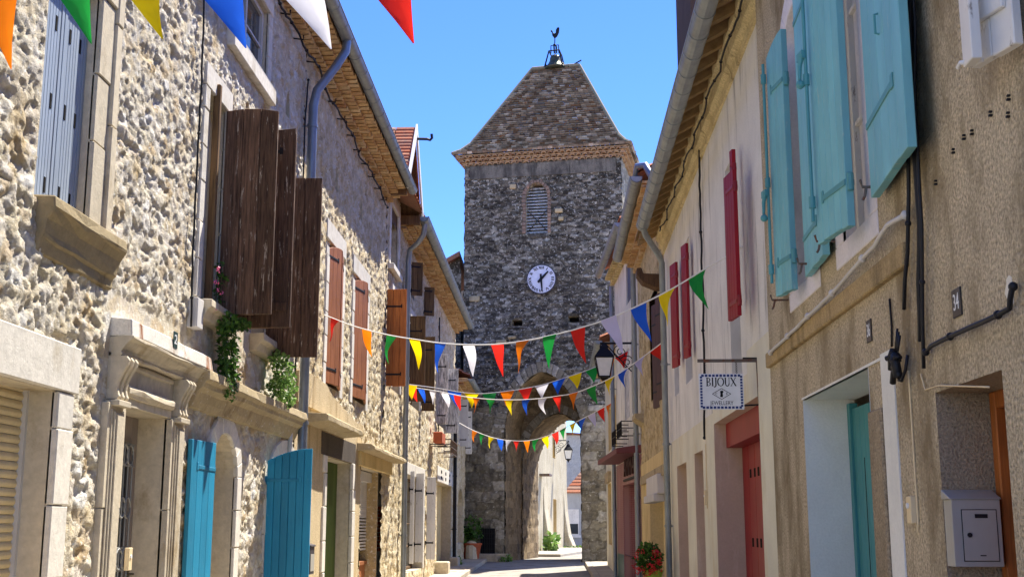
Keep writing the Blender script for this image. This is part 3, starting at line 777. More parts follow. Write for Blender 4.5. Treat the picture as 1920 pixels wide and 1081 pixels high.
# string course above the arches
m = MB(); moulding(m, FL, du1+pw+.16, E1-.12, [(-.05,3.02),(.20,3.02),(.21,2.93),(.17,2.9),(.16,2.86),(.11,2.82),(.08,2.74),(.05,2.68),(-.05,2.66)]); m.build('ledge', m_limed, H1, bevel=.006)
# teal door leaves
m0 = MB(); m0.box(FL, a1['u0']-.02, a1['u1']+.02, .1, 2.5, -.46, -.42); m0 = m0.build('door', m_oldbr, H1)
shutter(FL, FL.u(398,1000,.05), .05, R(179), FL.u(398,1000,.05)-FL.u(349,1000,.05), .22, FL.at(375,822,.06)[1], m0, m_blue, m_blue, 4, .04, lambda t: .02*t, (.12,.88), 'leaf')
m0 = MB(); m0.box(FL, a2['u0']-.02, a2['u1']+.02, .1, 2.5, -.46, -.42); m0 = m0.build('door', m_oldbr, H1)
shutter(FL, 14.30, .03, R(88), .52, .2, 2.49, m0, m_blue, m_blue, 6, .045, lambda t: .14*(1-t)**2, (.12,.84), 'leaf')
# dark wooden shutters of the two upper windows
wa = window(FL, w1['u0'], w1['u1'], w1['v0'], w1['v1'], .16, H1, m_whtg, (0, 2))
wb = window(FL, w2['u0'], w2['u1'], w2['v0'], w2['v1'], .16, H1, m_whtg, (1, 2))
ar = lambda t: .05*(1-t)**2
dk = dict(planks=3, th=.05, straps=(), batten=None, gap=.006)
shutter(FL, 11.95, .02, R(88), .54, 3.68, 5.84, wa, m_dkwood, m_iron, arch=lambda t: .03*(2*t-1)**2, **dk)
shutter(FL, 12.50, .02, R(91), .62, 3.63, 5.80, wb, m_dkwood, m_iron, arch=lambda t: .05*(1-t), batten=(.1,), planks=3, th=.05, straps=(.88,))
shutter(FL, 14.00, .02, R(88), .61, 3.53, 5.69, wb, m_dkwood, m_iron, arch=lambda t: .0, **dk)
m = MB(); m.box(FL, w1['u0']+.20, w1['u0']+.27, 3.6, 5.95, 0, .07); m.build('shutter_post', m_oldbr, H1, bevel=.01)
for s, e in ((11.2, 12.0), (13.3, 14.2)):
    m = MB(); moulding(m, FL, s, e, [(-.05,3.71),(.16,3.71),(.17,3.63),(.12,3.6),(.09,3.52),(-.05,3.5)]); m.build('window_sill', m_lime, H1, bevel=.006)
window(FL, w3['u0'], w3['u1'], w3['v0'], w3['v1'], .06, H1, m_whtg, (1, 1))
# shared eaves: near part belongs to this house
def left_eaves(parent, u0, u1, dp):
    genoise(FL, u0, u1, 8.07, 3, parent, .145, .07); gutter(FL, u0, u1, .53, 8.31, parent, .09)
    roof(FL, u0, u1, .5, 8.38, dp, parent)
    m = MB(); m.box(FL, u0, u1, 8.285, 8.32, -.3, .43); m.build('eaves_board', m_raft, parent)
left_eaves(H1, 1.0, E1, 7)
up = 15.62
downpipe(FL, [(up+.3,.53,8.24),(up+.28,.52,8.08),(up+.17,.4,7.8),(up+.03,.19,7.42),(up,.15,7.2),(up,.15,.15)], .062, H1, m_zincb, (6.9, 4.6, 2.9, 1.2))
m = MB(); m.tube([FL.W(up-.3,.06,2.75), FL.W(up-.3,.06,1.0)], .028, 8); m.build('conduit', m_whtg, H1)

# ---------------- second stone house (same eaves, brown red shutters)
H2 = thing('stone_house', 'stone house with narrow brown red shutters above a green folding door', 'house', (-3.4, 20, 0))
E2 = 23.9
s1 = OP(FL.u(611,600), FL.u(637,600), 3.66, 5.82, .12, pad=(.22,.1,.28)); s2 = OP(FL.u(661,620), FL.u(685,620), 3.70, 5.80, .12, pad=(.22,.1,.28))
d2 = OP(FL.u(606,950), FL.u(655,950), .1, FL.at(655,868)[1]); sh = OP(21.3, FL.u(729,950), .1, 2.62)
ocs = [FL.at(631,335), FL.at(677,393)]; oc_ops = [OP(u-.12, u+.12, v-.18, v+.18, .35) for u, v in ocs]
relief('wall', FL, E1, E2, 3.2, 8.13, .032, [s1, s2]+oc_ops, m_rub2, H2, .21, .145, .04, 21, fine=1.3)
relief('wall', FL, 21.2, E2, -.1, 3.2, .035, [sh], m_rub2, H2, .21, .145, .05, 21, fine=1.3)
flat_wall('render', FL, E1, 21.2, -.1, 3.2, [d2], m_castL, H2, .02)
us_ = np.linspace(E1, 21.2, 60); hs_ = 3.2+.10+.40*np.clip((20.2-us_)/3, 0, 1)*(.75+.25*np.clip((us_-16)/1.5,0,1))+.16*fbm(us_*1.7, us_*0+3.3, 5, 4)
m = MB(); e_ = [(E1, 3.195)]+list(zip(us_, hs_))+[(21.2, 3.195)]                 # ragged upper edge of the render
m.prism([FL.W(x,-.03,y) for x, y in e_], [FL.W(x,.052,y) for x, y in e_]); m.build('render_top', m_castL, H2)
shell(FL, E1, E2, 7.9, 7, m_rub2, H2); reveal(FL, [s1, s2, d2, sh]+oc_ops, .4, m_lime, H2)
backs(FL, oc_ops, -.35, m_dark, H2)
for op in (s1, s2):
    m = MB(); blocks(m, FL, op['u0']-.22, op['u0'], op['v0']-.1, op['v1']-.1, -.02, .03, .4); blocks(m, FL, op['u1'], op['u1']+.26, op['v0']-.1, op['v1']-.1, -.02, .03, .42); m.box(FL, op['u0']-.24, op['u1']+.26, op['v1'], op['v1']+.3, -.02, .035)
    m.build('window_surround', m_limew, H2, bevel=.008)
    wn = MB(); wn.box(FL, op['u0'], op['u1'], op['v0'], op['v1'], -.2, -.16); wn = wn.build('window', m_whtg, H2)
    hw = (op['u1']-op['u0'])/2
    for k, (hu, an) in enumerate(((op['u0'], R(10)), (op['u1'], R(172)))):
        shutter(FL, hu, .0, an, hw-.02, op['v0']+.02, op['v1']-.02, wn, m_brred, m_iron, 3, .04, lambda t: .1*(1-t)**2, (.1,.9), gap=.002, q0=-.02 if k == 0 else -.04)
m = MB(); moulding(m, FL, 16.4, 19.45, [(-.05,3.12),(.30,3.1),(.33,3.08),(.33,3.01),(.25,2.99),(-.05,2.96)]); m.build('door_canopy', m_limed, H2, bevel=.006)
m = MB(); m.box(FL, d2['u0']-.4, d2['u1']+.35, d2['v1']+.01, 2.95, -.03, .028); m.build('transom_panel', m_slate, H2)
for s, wd in ((d2['u0']-.16, .16), (d2['u1'], .2)):
    m = MB(); v = .1
    while v < 2.6:
        d = random.uniform(.35, .5); e = random.choice((0, .09)); m.box(FL, s-(e if s < d2['u0'] else 0), s+wd+(e if s >= d2['u0'] else 0), v+.004, min(v+d, 2.62)-.004, -.02, .05); v += d
    m.build('door_jamb', m_limew, H2, bevel=.01)
m = MB(); n = 26                                                                # folding door: zigzag of slats
for i in range(n):
    a = d2['u0']+(d2['u1']-d2['u0'])*i/n; b = d2['u0']+(d2['u1']-d2['u0'])*(i+1)/n; z = (-.20, -.25) if i % 2 else (-.25, -.20)
    m.hexa([FL.W(a,z[0],.12),FL.W(b,z[1],.12),FL.W(b,z[1],2.6),FL.W(a,z[0],2.6),FL.W(a,z[0]-.015,.12),FL.W(b,z[1]-.015,.12),FL.W(b,z[1]-.015,2.6),FL.W(a,z[0]-.015,2.6)])
m.build('folding_door', m_green, H2)
m = MB(); moulding(m, FL, 20.75, 25.2, [(-.05,3.0),(.26,2.97),(.33,2.93),(.33,2.88),(.26,2.86),(-.05,2.86)]); m.build('shop_canopy', m_limed, H2, bevel=.006)
m = MB(); m.box(FL, 20.95, 25.0, 2.62, 2.86, -.02, .07); m.build('fascia_panel', m_yel2, H2, bevel=.005)
m = MB(); m.box(FL, sh['u0'], sh['u1'], .1, .9, -.34, -.28); m.box(FL, sh['u1']-.95, sh['u1']-.85, .1, 2.62, -.36, -.26); m.box(FL, sh['u0'], sh['u1'], .88, .95, -.34, -.24); m.box(FL, sh['u1']-.08, sh['u1'], .1, 2.62, -.36, -.26); m.box(FL, sh['u0'], sh['u0']+.08, .9, 2.62, -.36, -.26)
sf = m.build('shop_front', m_brred, H2, bevel=.005)
m = MB(); m.box(FL, sh['u0'], sh['u1'], .9, 2.62, -.4, -.38); m.build('pane', m_glass, sf)
m = MB(); v = 1.15
while v < 2.45: m.box(FL, sh['u0']+.08, sh['u1']-.95, v, v+.035, -.31, -.27); v += .06 if v < 1.75 else .04
m.box(FL, sh['u0']+.05, sh['u1']-.9, 2.42, 2.6, -.35, -.18); m.build('roller_blind', m_whtg, sf)
m = MB(); v = 1.1; odd = 0                                                        # bare bricks in the far jamb of the shop
while v < 1.95:
    for a, b in (((-.26,-.14), (-.13,-.005)) if odd else ((-.26,-.21), (-.2,-.07), (-.06,-.005))): m.box(FL, sh['u1']-.03+random.uniform(-.006,.006), sh['u1']+.02, v, v+.062, a, b)
    v += .075; odd = 1-odd
m.build('brick_patch', m_brick, H2)
left_eaves(H2, E1, E2, 7)

# ---------------- third house, with the hoist dormer
H3 = thing('stone_house', 'long stone house with an orange shutter and a small hoist dormer', 'house', (-3.4, 32, 0))
E3 = 41.0
k1 = OP(24.45, 25.6, 6.9, 8.2, pad=(.24,.1,.2))
k2 = [OP(FL.u(770,520), FL.u(777,520), 6.95, 7.75), OP(FL.u(794,550), FL.u(800,550), 6.95, 7.7)]
k3 = [OP(a, b, c, d, pad=(.24,.05,.28)) for a, b, c, d in ((25.0,26.3,4.4,6.3),(28.2,30.2,4.4,6.35),(34.8,37.6,4.5,6.2))]
k4 = [OP(27.7, 31.4, .55, 2.75, pad=(.24,.05,.28)), OP(35.3, FL.u(845,1000), .12, 2.85, pad=(.3,0,.45))]
relief('wall', FL, E2, E3, -.1, 8.13, .045, [k1]+k2+k3+k4, m_rub2, H3, .23, .155, .05, 31, fine=1.3, vtop=None)
relief('wall', FL, E2, 25.9, 7.9, 8.6, .05, [dict(k1)], m_rub2, H3, .23, .155, .04, 31)
shell(FL, E2, E3, 7.9, 7, m_rub2, H3); reveal(FL, [k1]+k2+k3+k4, .35, m_lime, H3)
for op in [k1]+k3+k4[:1]:
    m = MB(); blocks(m, FL, op['u0']-.2, op['u0'], op['v0'], op['v1'], -.02, .035, .4); blocks(m, FL, op['u1'], op['u1']+.25, op['v0'], op['v1'], -.02, .035, .4)
    m.box(FL, op['u0']-.22, op['u1']+.25, op['v1']+.004, op['v1']+.28, -.02, .04)
    if op is k1: m.box(FL, 24.3, 25.75, 6.78, 6.895, -.02, .12)
    m.build('window_surround', m_limew, H3, bevel=.008)
m = MB(); m.box(FL, k4[1]['u0']-.3, k4[1]['u1']+.3, 2.855, 3.3, -.02, .04); m.build('door_lintel', m_limew, H3, bevel=.008)
for u in (36.2, 37.6, 39.0):
    for v in (2.95, 3.12): m = MB(); m.box(FL, u-.16, u+.16, v, v+.09, .03, .046); m.build('vent_hole', m_dark, H3)
m = MB(); m.box(FL, k1['u0'], k1['u1'], k1['v0'], k1['v1'], -.3, -.26); m.build('hoist_door', m_oldbr, H3)
for op in k2: 
    wn = window(FL, op['u0'], op['u1'], op['v0'], op['v1'], .12, H3, m_oldbr, (0, 0))
    shutter(FL, op['u0'], .02, R(60), .28, op['v0'], op['v1'], wn, m_oldbr, m_iron, 2, .03)
spec = [(k3[0], m_orange, ((FL.u(723,630), .02, 90, .40, FL.at(740,724,.2)[1], FL.at(740,538,.2)[1]),)),
        (k3[1], m_oldbr, ((FL.u(766,680), .02, 88, .37, 4.42, 6.42), (FL.u(790,700), .02, 92, .33, 4.45, 6.35))),
        (k3[2], m_greyw, ((FL.u(818,740), .02, 88, .33, 4.45, 6.45), (FL.u(835,760), .02, 92, .38, 4.4, 6.4)))]
for op, mt, leaves in spec:
    wn = window(FL, op['u0'], op['u1'], op['v0'], op['v1'], .18, H3, m_oldbr, (1, 2))
    for hu, ho, an, wd, v0, v1 in leaves:
        shutter(FL, hu, ho, R(an), wd, v0, v1, wn, mt, m_iron, 3, .045, None, (.12,.82), gap=.006)
wn = window(FL, k4[0]['u0'], k4[0]['u1'], .57, 2.74, .25, H3, m_oldbr, (1, 3))
for px, wd, an in ((766, .10, 90), (777, .20, 95), (797, .24, 70)):
    shutter(FL, FL.u(px,960), .03, R(an), wd, .75, 2.85, wn, m_wht, m_iron, 2, .04, None, (.2,.8))
m = MB(); m.box(FL, k4[1]['u0'], k4[1]['u1'], .12, 2.85, -.36, -.3)
dr = m.build('door', m_yel2, H3)
m = MB(); m.box(FL, k4[1]['u0']+.3, k4[1]['u0']+1.6, .2, 2.5, -.3, -.26); m.build('panel', m_brred, dr)
for a, b, c in ((34.6, 35.25, .4), (39.4, 40.2, .3)): m = MB(); m.box(FL, a, b, .1, .62, 0, c); m.build('stone_block', m_lime, H3, bevel=.03)
# hoist dormer: tiled gable roof leaning out over the street
dm = MB(); uc, zr, zf, hw, of, ob_ = 24.75, 9.92, 8.38, 1.33, .47, -3.2
for s in (-1, 1):
    k = 9
    for i in range(16):
        t0, t1 = i/16, (i+1)/16
        for j in range(k):
            a = ob_+(of-ob_)*j/k; b = ob_+(of-ob_)*(j+1)/k
            z0 = zr+(zf-zr)*t0; z1 = zr+(zf-zr)*t1-.0
            dm.hexa([FL.W(uc+s*hw*t0,a,z0+.03),FL.W(uc+s*hw*t1,a,z1+.06),FL.W(uc+s*hw*t1,b-.02,z1+.06),FL.W(uc+s*hw*t0,b-.02,z0+.03),
                     FL.W(uc+s*hw*t0,a,z0),FL.W(uc+s*hw*t1,a,z1),FL.W(uc+s*hw*t1,b-.02,z1),FL.W(uc+s*hw*t0,b-.02,z0)])
dr_ = dm.build('dormer_roof', m_tile, H3)
m = MB()
for s in (-1, 1):
    for a, b in ((of-.0, of+.04),):
        m.hexa([FL.W(uc,a,zr+.1),FL.W(uc+s*(hw+.05),a,zf+.06),FL.W(uc+s*(hw+.05),b,zf+.06),FL.W(uc,b,zr+.1),
                FL.W(uc,a,zr-.14),FL.W(uc+s*(hw+.05),a,zf-.18),FL.W(uc+s*(hw+.05),b,zf-.18),FL.W(uc,b,zr-.14)])
m.build('bargeboard', m_wht, dr_, bevel=.004)
m = MB()
for s in (-1, 1):
    for i in range(9):
        a = -.1+(of+.05)*i/9
        m.hexa([FL.W(uc,a,zr-.03),FL.W(uc+s*hw,a,zf-.03),FL.W(uc+s*hw,a+.055,zf-.03),FL.W(uc,a+.055,zr-.03),
                FL.W(uc,a,zr-.05),FL.W(uc+s*hw,a,zf-.05),FL.W(uc+s*hw,a+.055,zf-.05),FL.W(uc,a+.055,zr-.05)])
    m.box(FL, uc+s*hw*.93-.05, uc+s*hw*.93+.05, 8.12, 8.32, -.2, of-.02)
m.build('dormer_framing', m_raft, dr_)
m = MB(); m.add([FL.W(uc,-.01,zr-.1), FL.W(uc-hw,-.01,zf-.1), FL.W(uc-hw,-.01,7.9), FL.W(uc+hw,-.01,7.9), FL.W(uc+hw,-.01,zf-.1)], [(0,1,2,3,4)])
m.build('dormer_gable', m_oldbr, H3)
m = MB(); m.tube([FL.W(uc,.2,zr-.22), FL.W(uc,.72,zr-.24), FL.W(uc,.78,zr-.26), FL.W(uc,.82,zr-.22), FL.W(uc,.81,zr-.13)], .03, 6); m.build('hoist_hook', m_iron, H3)
genoise(FL, 26.0, E3, 8.05, 3, H3, .145, .07, None, .2); gutter(FL, 26.0, E3, .53, 8.3, H3, .11, None, .75)
roof(FL, E2, E3, .5, 8.38, 7, H3, per=.25)
m = MB(); m.box(FL, 26.0, E3, 8.27, 8.31, -.3, .43); m.build('eaves_board', m_raft, H3)
u3 = FL.u(762,700,.12)
downpipe(FL, [(26.25,.53,8.2),(26.25,.5,7.95),(26.4,.36,7.8),(u3-.05,.16,7.7),(u3,.12,7.45),(u3,.12,.15)], .058, H3, m_zinc, (6.6, 4.8, 3.1, 1.4))
u4 = FL.u(853,900,.12); downpipe(FL, [(u4,.12,6.4),(u4,.12,.3)], .06, H3, m_iron, (4.8, 3.2, 1.5))
m = MB(); m.tube([FL.W(FL.u(822,600),.03,7.6), FL.W(FL.u(822,600),.03,4.2)], .025, 6); m.build('wall_cable', m_iron, H3)

# ---------------- fourth, low house next to the tower
H4 = thing('stone_house', 'low stone house with a small arched niche, last on the left before the clock tower', 'house', (-3.4, 44, 0))
n4 = OP(FL.u(858,960), FL.u(868,960), 1.0, 2.9, .6)
relief('wall', FL, E3, 46.0, 0, 6.3, .06, [n4], m_rub2, H4, .25, .16, .05, 41)
shell(FL, E3, 46.0, 6.3, 6, m_rub2, H4); reveal(FL, [n4], .25, m_lime, H4)
m = MB(); m.box(FL, n4['u0'], n4['u1'], 1, 2.9, -.26, -.22); m.build('niche_back', m_limed, H4)
genoise(FL, E3+.05, 46, 6.2, 3, H4, .15, .11, None, .22); roof(FL, E3+.1, 46.1, .5, 6.6, 6, H4, per=.25)
gutter(FL, E3+.05, 46, .55, 6.5, H4, .1)
wn = window(FL, 42.4, 43.6, 4.4, 5.8, -.03, H4, m_whtg, (1, 1))
shutter(FL, FL.u(861,760), .03, R(90), .30, 4.35, 6.0, wn, m_whtg, m_iron, 3, .04)
shutter(FL, FL.u(872,780), .03, R(90), .24, 4.25, 5.85, wn, m_wht, m_iron, 2, .04)
m = MB(); m.lathe(FL.W(45.6,.3,.35), [(.22,0),(.22,.5),(.18,.66),(.08,.72)], 10); m.build('corner_bollard', m_lime, H4)
# ================================================================== RIGHT SIDE
# ---------------- nearest house (number 34)
G1 = thing('roughcast_house', 'brown roughcast house nearest on the right, with a white shutter and an orange wooden door', 'house', (1.75, 4.5, 0))
SP = FR1.u(1706,500)
o34 = OP(FR1.u(1762,860), 4.80, 0, 2.2); e34 = OP(3.6, 4.4, 3.4, 5.2)
flat_wall('wall', FR1, .5, SP, -.1, 8.2, [o34, e34], m_cast, G1)
shell(FR1, .5, SP, 8.2, 7, m_cast, G1); reveal(FR1, [o34, e34], .32, m_pier, G1)
m = MB(); m.box(FR1, o34['u0'], o34['u1'], 0, 2.2, -.36, -.31); dr = m.build('door', m_orange, G1)
m = MB(); m.box(FR1, o34['u1']-.07, o34['u1'], 0, 2.2, -.31, -.24); m.box(FR1, o34['u0'], o34['u0']+.07, 0, 2.2, -.31, -.24); m.box(FR1, o34['u0']+.07, o34['u1']-.07, 2.12, 2.2, -.31, -.24)
m.box(FR1, o34['u0']+.1, o34['u1']-.1, .3, 1.0, -.31, -.29); m.box(FR1, o34['u0']+.1, o34['u1']-.1, 1.1, 2.0, -.31, -.29); m.build('door_frame', m_orange, dr, bevel=.006)
wn = window(FR1, 3.6, 4.4, 3.4, 5.2, .18, G1, m_wht); hb = FR1.u(1850,60,.15)
sb = FR1.at(1830,145,.1)[1]
hs_u = FR1.u(1914,60,.05)
s1_ = shutter(FR1, hs_u, .04, R(16), leafw(FR1, hs_u, .04, R(16), 1812, 60), sb, 5.25, wn, m_wht, None, 2, .04, None, (.1,), batten=(.10, .8), q0=.0)
m = MB(); m.box(FR1, hb, hb+.10, sb-.03, 5.25, .17, .21); m.tube([FR1.W(hb+.05,.15,sb-.02), FR1.W(hb+.1,.22,sb-.01), FR1.W(hb+.13,.22,sb-.02)], .01, 6); m.tube([FR1.W(hb+.11,.19,sb+.03), FR1.W(hb+.11,.19,sb+.12)], .016, 8); m.build('shutter_strip', m_wht, wn, bevel=.004)
m = MB(); m.box(FR1, 2.9, 3.5, 3.3, 5.2, .02, .06); m.build('shutter', m_wht, wn)
# row of old cable fixings
for px, py in ((1757,342),(1790,283),(1810,257),(1825,248),(1860,213),(1894,183),(1893,215)):
    u, v = FR1.at(px, py); m = MB()
    m.box(FR1, u-.006, u+.006, v-.012, v-.004, 0, .014); m.box(FR1, u-.006, u+.006, v+.004, v+.011, 0, .012)
    m.build('wall_plug', m_iron, G1)
u, v = FR1.at(1895,545); m = MB()
pts = [(u+random.uniform(.6,1)*.07*math.cos(t*.52)*(.6 if t % 2 else 1), v+.0+random.uniform(.6,1)*.085*math.sin(t*.52)) for t in range(12)]
m.prism([FR1.W(a,-.01,b) for a, b in pts], [FR1.W(a,.003,b) for a, b in pts]); m.build('filler_patch', m_white, G1)
roof(FR1, .5, SP, .5, 8.3, 7, G1)
gutter(FR1, .5, SP, .55, 8.2, G1)
# ---------------- number 36
G2 = thing('roughcast_house', 'grey brown roughcast house with tall turquoise shutters and a pale blue doorway', 'house', (1.75, 8, 0))
E = FR1.u(1428,300)
o36 = OP(FR1.u(1640,900), FR1.u(1513,900), 0, 2.47)
e1 = OP(8.08, 8.74, 3.28, 5.32, .2); e2 = OP(6.62, 7.22, 3.28, 5.45, .2)
flat_wall('wall', FR1, SP, E, -.1, 8.2, [o36, e1, e2], m_cast, G2)
shell(FR1, SP, E, 8.2, 7, m_cast, G2); reveal(FR1, [e1, e2], .2, m_surr, G2); reveal(FR1, [o36], .36, m_blueg, G2, 'door_reveal', .003)
for op in (e1, e2):
    m = MB(); A, B = outline(op, 12), outline(op, 12, .19)
    for i in range(len(A)-1):
        q = [A[i], A[i+1], B[i+1], B[i]]; o = .006
        m.prism([FR1.W(x,-.02,y) for x, y in q], [FR1.W(x,o,y) for x, y in q])
    m.box(FR1, op['u0']-.19, op['u1']+.19, 3.14, 3.277, -.02, .008)
    m.prism([FR1.W(x,-.02,y) for x, y in ((op['u0'],5.12),(op['u0'],op['v1']),(op['u0']+.1,op['v1']))], [FR1.W(x,-.01,y) for x, y in ((op['u0'],5.12),(op['u0'],op['v1']),(op['u0']+.1,op['v1']))])
    m.build('plaster_surround', m_surr, G2, bevel=.006)
wd1 = window(FR1, e1['u0'], e1['u1'], 3.28, 5.32, .09, G2, m_wht, (1,2), m_surr); wd2 = window(FR1, e2['u0'], e2['u1'], 3.28, 5.45, .09, G2, m_wht, (1,2), m_surr)
def espagnolette(parent, hu, ho, an, s, v0, v1, bv):
    f = leafmap(FR1, hu, ho, an); m = MB()
    m.tube([f(s,-.045,v0), f(s,-.045,v1)], .011, 8)
    for t in (.12, .5, .9): m.tube([f(s,-.045,v0+(v1-v0)*t-.03), f(s,-.045,v0+(v1-v0)*t+.03)], .02, 8)
    m.tube([f(s,-.05,bv+.06), f(s+.02,-.075,bv), f(s+.015,-.08,bv-.1)], .018, 8, .01); m.ball(f(s+.01,-.08,bv-.13), .026, 7); m.fbox(lambda a,z,q: f(a,q,z), s-.02, s+.07, bv+.03, bv+.1, -.07, -.05)
    return m.build('espagnolette_bolt', m_teali, parent)
# (turn, width, foot, head) of the leaves: far leaves lie back against the wall
tk = dict(planks=5, th=.045, gap=.003, bev=.003)
hu1 = FR1.u(1493,400,.06)
shutter(FR1, hu1, .07, R(9), leafw(FR1, hu1, .07, R(9), 1446, 350), 3.20, 5.10, wd1, m_turq, m_teali, arch=lambda t: .10*t**2, straps=(.12,.80), **tk)
hu2 = FR1.u(1597,345,.10)
shutter(FR1, hu2, .09, R(8), leafw(FR1, hu2, .09, R(8), 1526, 300), 3.22, 5.45, wd2, m_turq, m_teali, arch=lambda t: .22*t**2, straps=(.11,.83), **tk)
un = FR1.u(1522,300,.03)
shutter(FR1, e1['u0']-.02, .02, R(178), .66, 3.24, 5.35, wd1, m_turq, m_teali, arch=lambda t: .15*t**2, straps=(.12,.85), q0=-.045, **tk)
hu3 = FR1.u(1640,180,.03); we3 = leafw(FR1, hu3, .03, R(176), 1695, 180, -.05)
shutter(FR1, hu3, .03, R(176), we3, 3.29, 5.45, wd2, m_turq, m_teali, arch=lambda t: .05*t, straps=(.18,.85), q0=-.05, **tk)
f9 = lambda u0, o0: None
for par, hu, ho, an, s, z0, z1, bv in ((wd1, hu1, .07, R(9), leafw(FR1, hu1, .07, R(9), 1446, 350)-.015, 3.3, 4.95, 3.9), (wd2, hu2, .09, R(8), leafw(FR1, hu2, .09, R(8), 1526, 300)-.02, 3.35, 5.3, 4.32)):
    f = leafmap(FR1, hu, ho, an); m = MB(); q = .075
    m.tube([f(s,q,z0), f(s,q,z1)], .011, 8)
    for t in (.06, .45, .93): m.tube([f(s,q,z0+(z1-z0)*t-.035), f(s,q,z0+(z1-z0)*t+.035)], .02, 8)
    m.tube([f(s,q+.02,bv+.07), f(s+.02,q+.03,bv), f(s+.015,q+.035,bv-.09)], .018, 8, .010); m.ball(f(s+.01,q+.035,bv-.12), .027, 7); m.fbox(lambda a,z,q_: f(a,q_,z), s-.02, s+.07, bv+.04, bv+.09, q+.01, q+.03)
    m.build('espagnolette_bolt', m_teali, par)
m = MB()                                                                      # handle and hook on the near leaf, catches below the leaves
u, v = FR1.at(1651,38,.1); m.tube([FR1.W(u,.09,v+.04), FR1.W(u,.13,v+.03), FR1.W(u,.13,v-.07), FR1.W(u,.09,v-.08)], .007, 6)
m.build('pull_handle', m_teali, wd2)
for px, py in ((1660,350),(1568,452),(1532,494),(1478,562)):
    m = MB(); u, v = FR1.at(px, py); m.tube([FR1.W(u,0,v), FR1.W(u,.12,v), FR1.W(u,.13,v+.04)], .008, 5); m.tube([FR1.W(u,.1,v), FR1.W(u,.11,v-.05), FR1.W(u+.01,.12,v-.07)], .008, 5)
    m.build('shutter_catch', m_rust, G2)
m = MB(); m.box(FR1, SP, E, FR1.at(1560,605)[1], FR1.at(1560,568)[1], -.02, .035); m.build('string_band', stucco_mat('stained_roughcast_band', srgb(182,158,116), srgb(118,104,72), 75, .012, srgb(84,76,56), .35, (.5,.78), (.52,.8)), G2, bevel=.008)
m = MB(); n = 7; ud0 = o36['u0']-.02; ud1 = o36['u1']
for i in range(14):
    a = ud0+(ud1-ud0)*i/14; b = ud0+(ud1-ud0)*(i+1)/14; m.box(FR1, a+.003, b-.003, 0, 2.40, -.36, -.32)
m.box(FR1, ud0, ud1, 0, 2.41, -.40, -.36)
m.box(FR1, ud1-.07, ud1, 0, 2.44, -.36, -.30)
dr = m.build('door', m_teal, G2, bevel=.003)
m = MB(); m.mi = 0
for i in range(4):
    a = ud1-.35-.2*i; m.box(FR1, a, a+.012, 1.2, 2.05, -.325, -.3185)
m.build('groove', m_dark, dr)
m = MB(); m.box(FR1, FR1.u(1690,900), FR1.u(1666,900), -.1, 2.50, -.02, .008); m.box(FR1, FR1.u(1666,900), ud1+.03, 2.47, 2.485, -.02, .006); m.build('painted_border', m_blueg, G2)
m = MB(); m.box(FR1, FR1.u(1664,900), FR1.u(1640,900), -.1, 2.22, -.12, .02); m.build('jamb_pier', m_pier, G2, bevel=.01)
roof(FR1, SP, E, .5, 8.3, 7, G2); gutter(FR1, SP, E, .55, 8.2, G2)

# ---------------- cream house with red shutters (jeweller)
G3 = thing('rendered_house', 'cream rendered house with narrow crimson shutters and a red ground floor door', 'house', (1.9, 14, 0))
E3r = FR2.u(1250,700)
oR = OP(FR2.u(1432,900), FR2.u(1345,900), .12, 2.78); oa = OP(FR2.u(1308,960), FR2.u(1324,960), .0, 2.55); ob2 = OP(FR2.u(1274,960), FR2.u(1292,960), .2, 2.5)
ow = OP(12.35, 13.05, 2.85, 5.45)
ow2 = OP(16.75, 17.6, 3.6, 5.6); ow3 = OP(18.6, 19.3, 3.6, 5.6)
zl = 2.86
flat_wall('wall', FR2, 9.3, E3r, zl, 6.75, [ow, ow2, ow3], m_cream, G3)
flat_wall('ground_floor_render', FR2, 9.3, E3r, -.1, zl+.0, [oR, oa, ob2], m_yel, G3, .02)
m = MB()                                                                      # wavy upper edge of the yellow render
for a, b, h in ((9.3,11.9,.42),(11.9,13.0,.2),(13.0,14.6,.10),(14.6,E3r,.06)): m.box(FR2, a, b, zl-.02, zl+h, -.02, .019)
m.build('render_top', m_yel, G3)
shell(FR2, 9.3, E3r, 6.75, 7, m_cream, G3); reveal(FR2, [oR, oa, ob2], .36, m_pink, G3, 'reveal', .02); reveal(FR2, [ow, ow2, ow3], .15, m_whtg, G3, 'window_reveal')
m = MB(); m.box(FR2, oR['u0'], oR['u1'], .12, 2.78, -.40, -.36); m.box(FR2, oR['u0'], oR['u1'], 2.5, 2.78, -.36, -.12); dr = m.build('door', m_redd, G3)
px = lambda p: FR2.u(p, 900, -.33)
us_l = FR2.u(1429,900,-.3)
for a, b in ((us_l, oR['u1']-.0), (oR['u0'], us_l-.05)):
    m = MB(); n = 3; sl_ = []
    for i in range(n): m.box(FR2, a+(b-a)*i/n+.006, a+(b-a)*(i+1)/n-.006, .14, 2.5, -.36, -.30)
    m.mi = 1
    for v in (.55, 1.42, 2.18):
        for i in range(3): uu = FR2.u((1408,1416,1423)[i],900,-.3) if a == us_l else a+(b-a)*(i+.5)/3; wd_ = .035*uu/13; m.box(FR2, uu-wd_*1.6, uu+wd_*1.6, v-.05, v+.05, -.32, -.297)
    m.build('leaf', [m_redd, m_dark], dr, bevel=.005)
backs(FR2, [oa, ob2], -.33, m_pink, G3, 'blind_panel')
m = MB(); m.box(FR2, oR['u0']-.1, oR['u1']+.1, -.1, .12, -.4, .2); m.build('threshold', m_yel2, G3, bevel=.01)
m = MB(); m.box(FR2, ow['u0'], ow['u1'], 2.85, 5.45, -.15, -.11); wn = m.build('window', m_whtg, G3)
rk = dict(planks=4, th=.04, gap=.002, bev=.003)
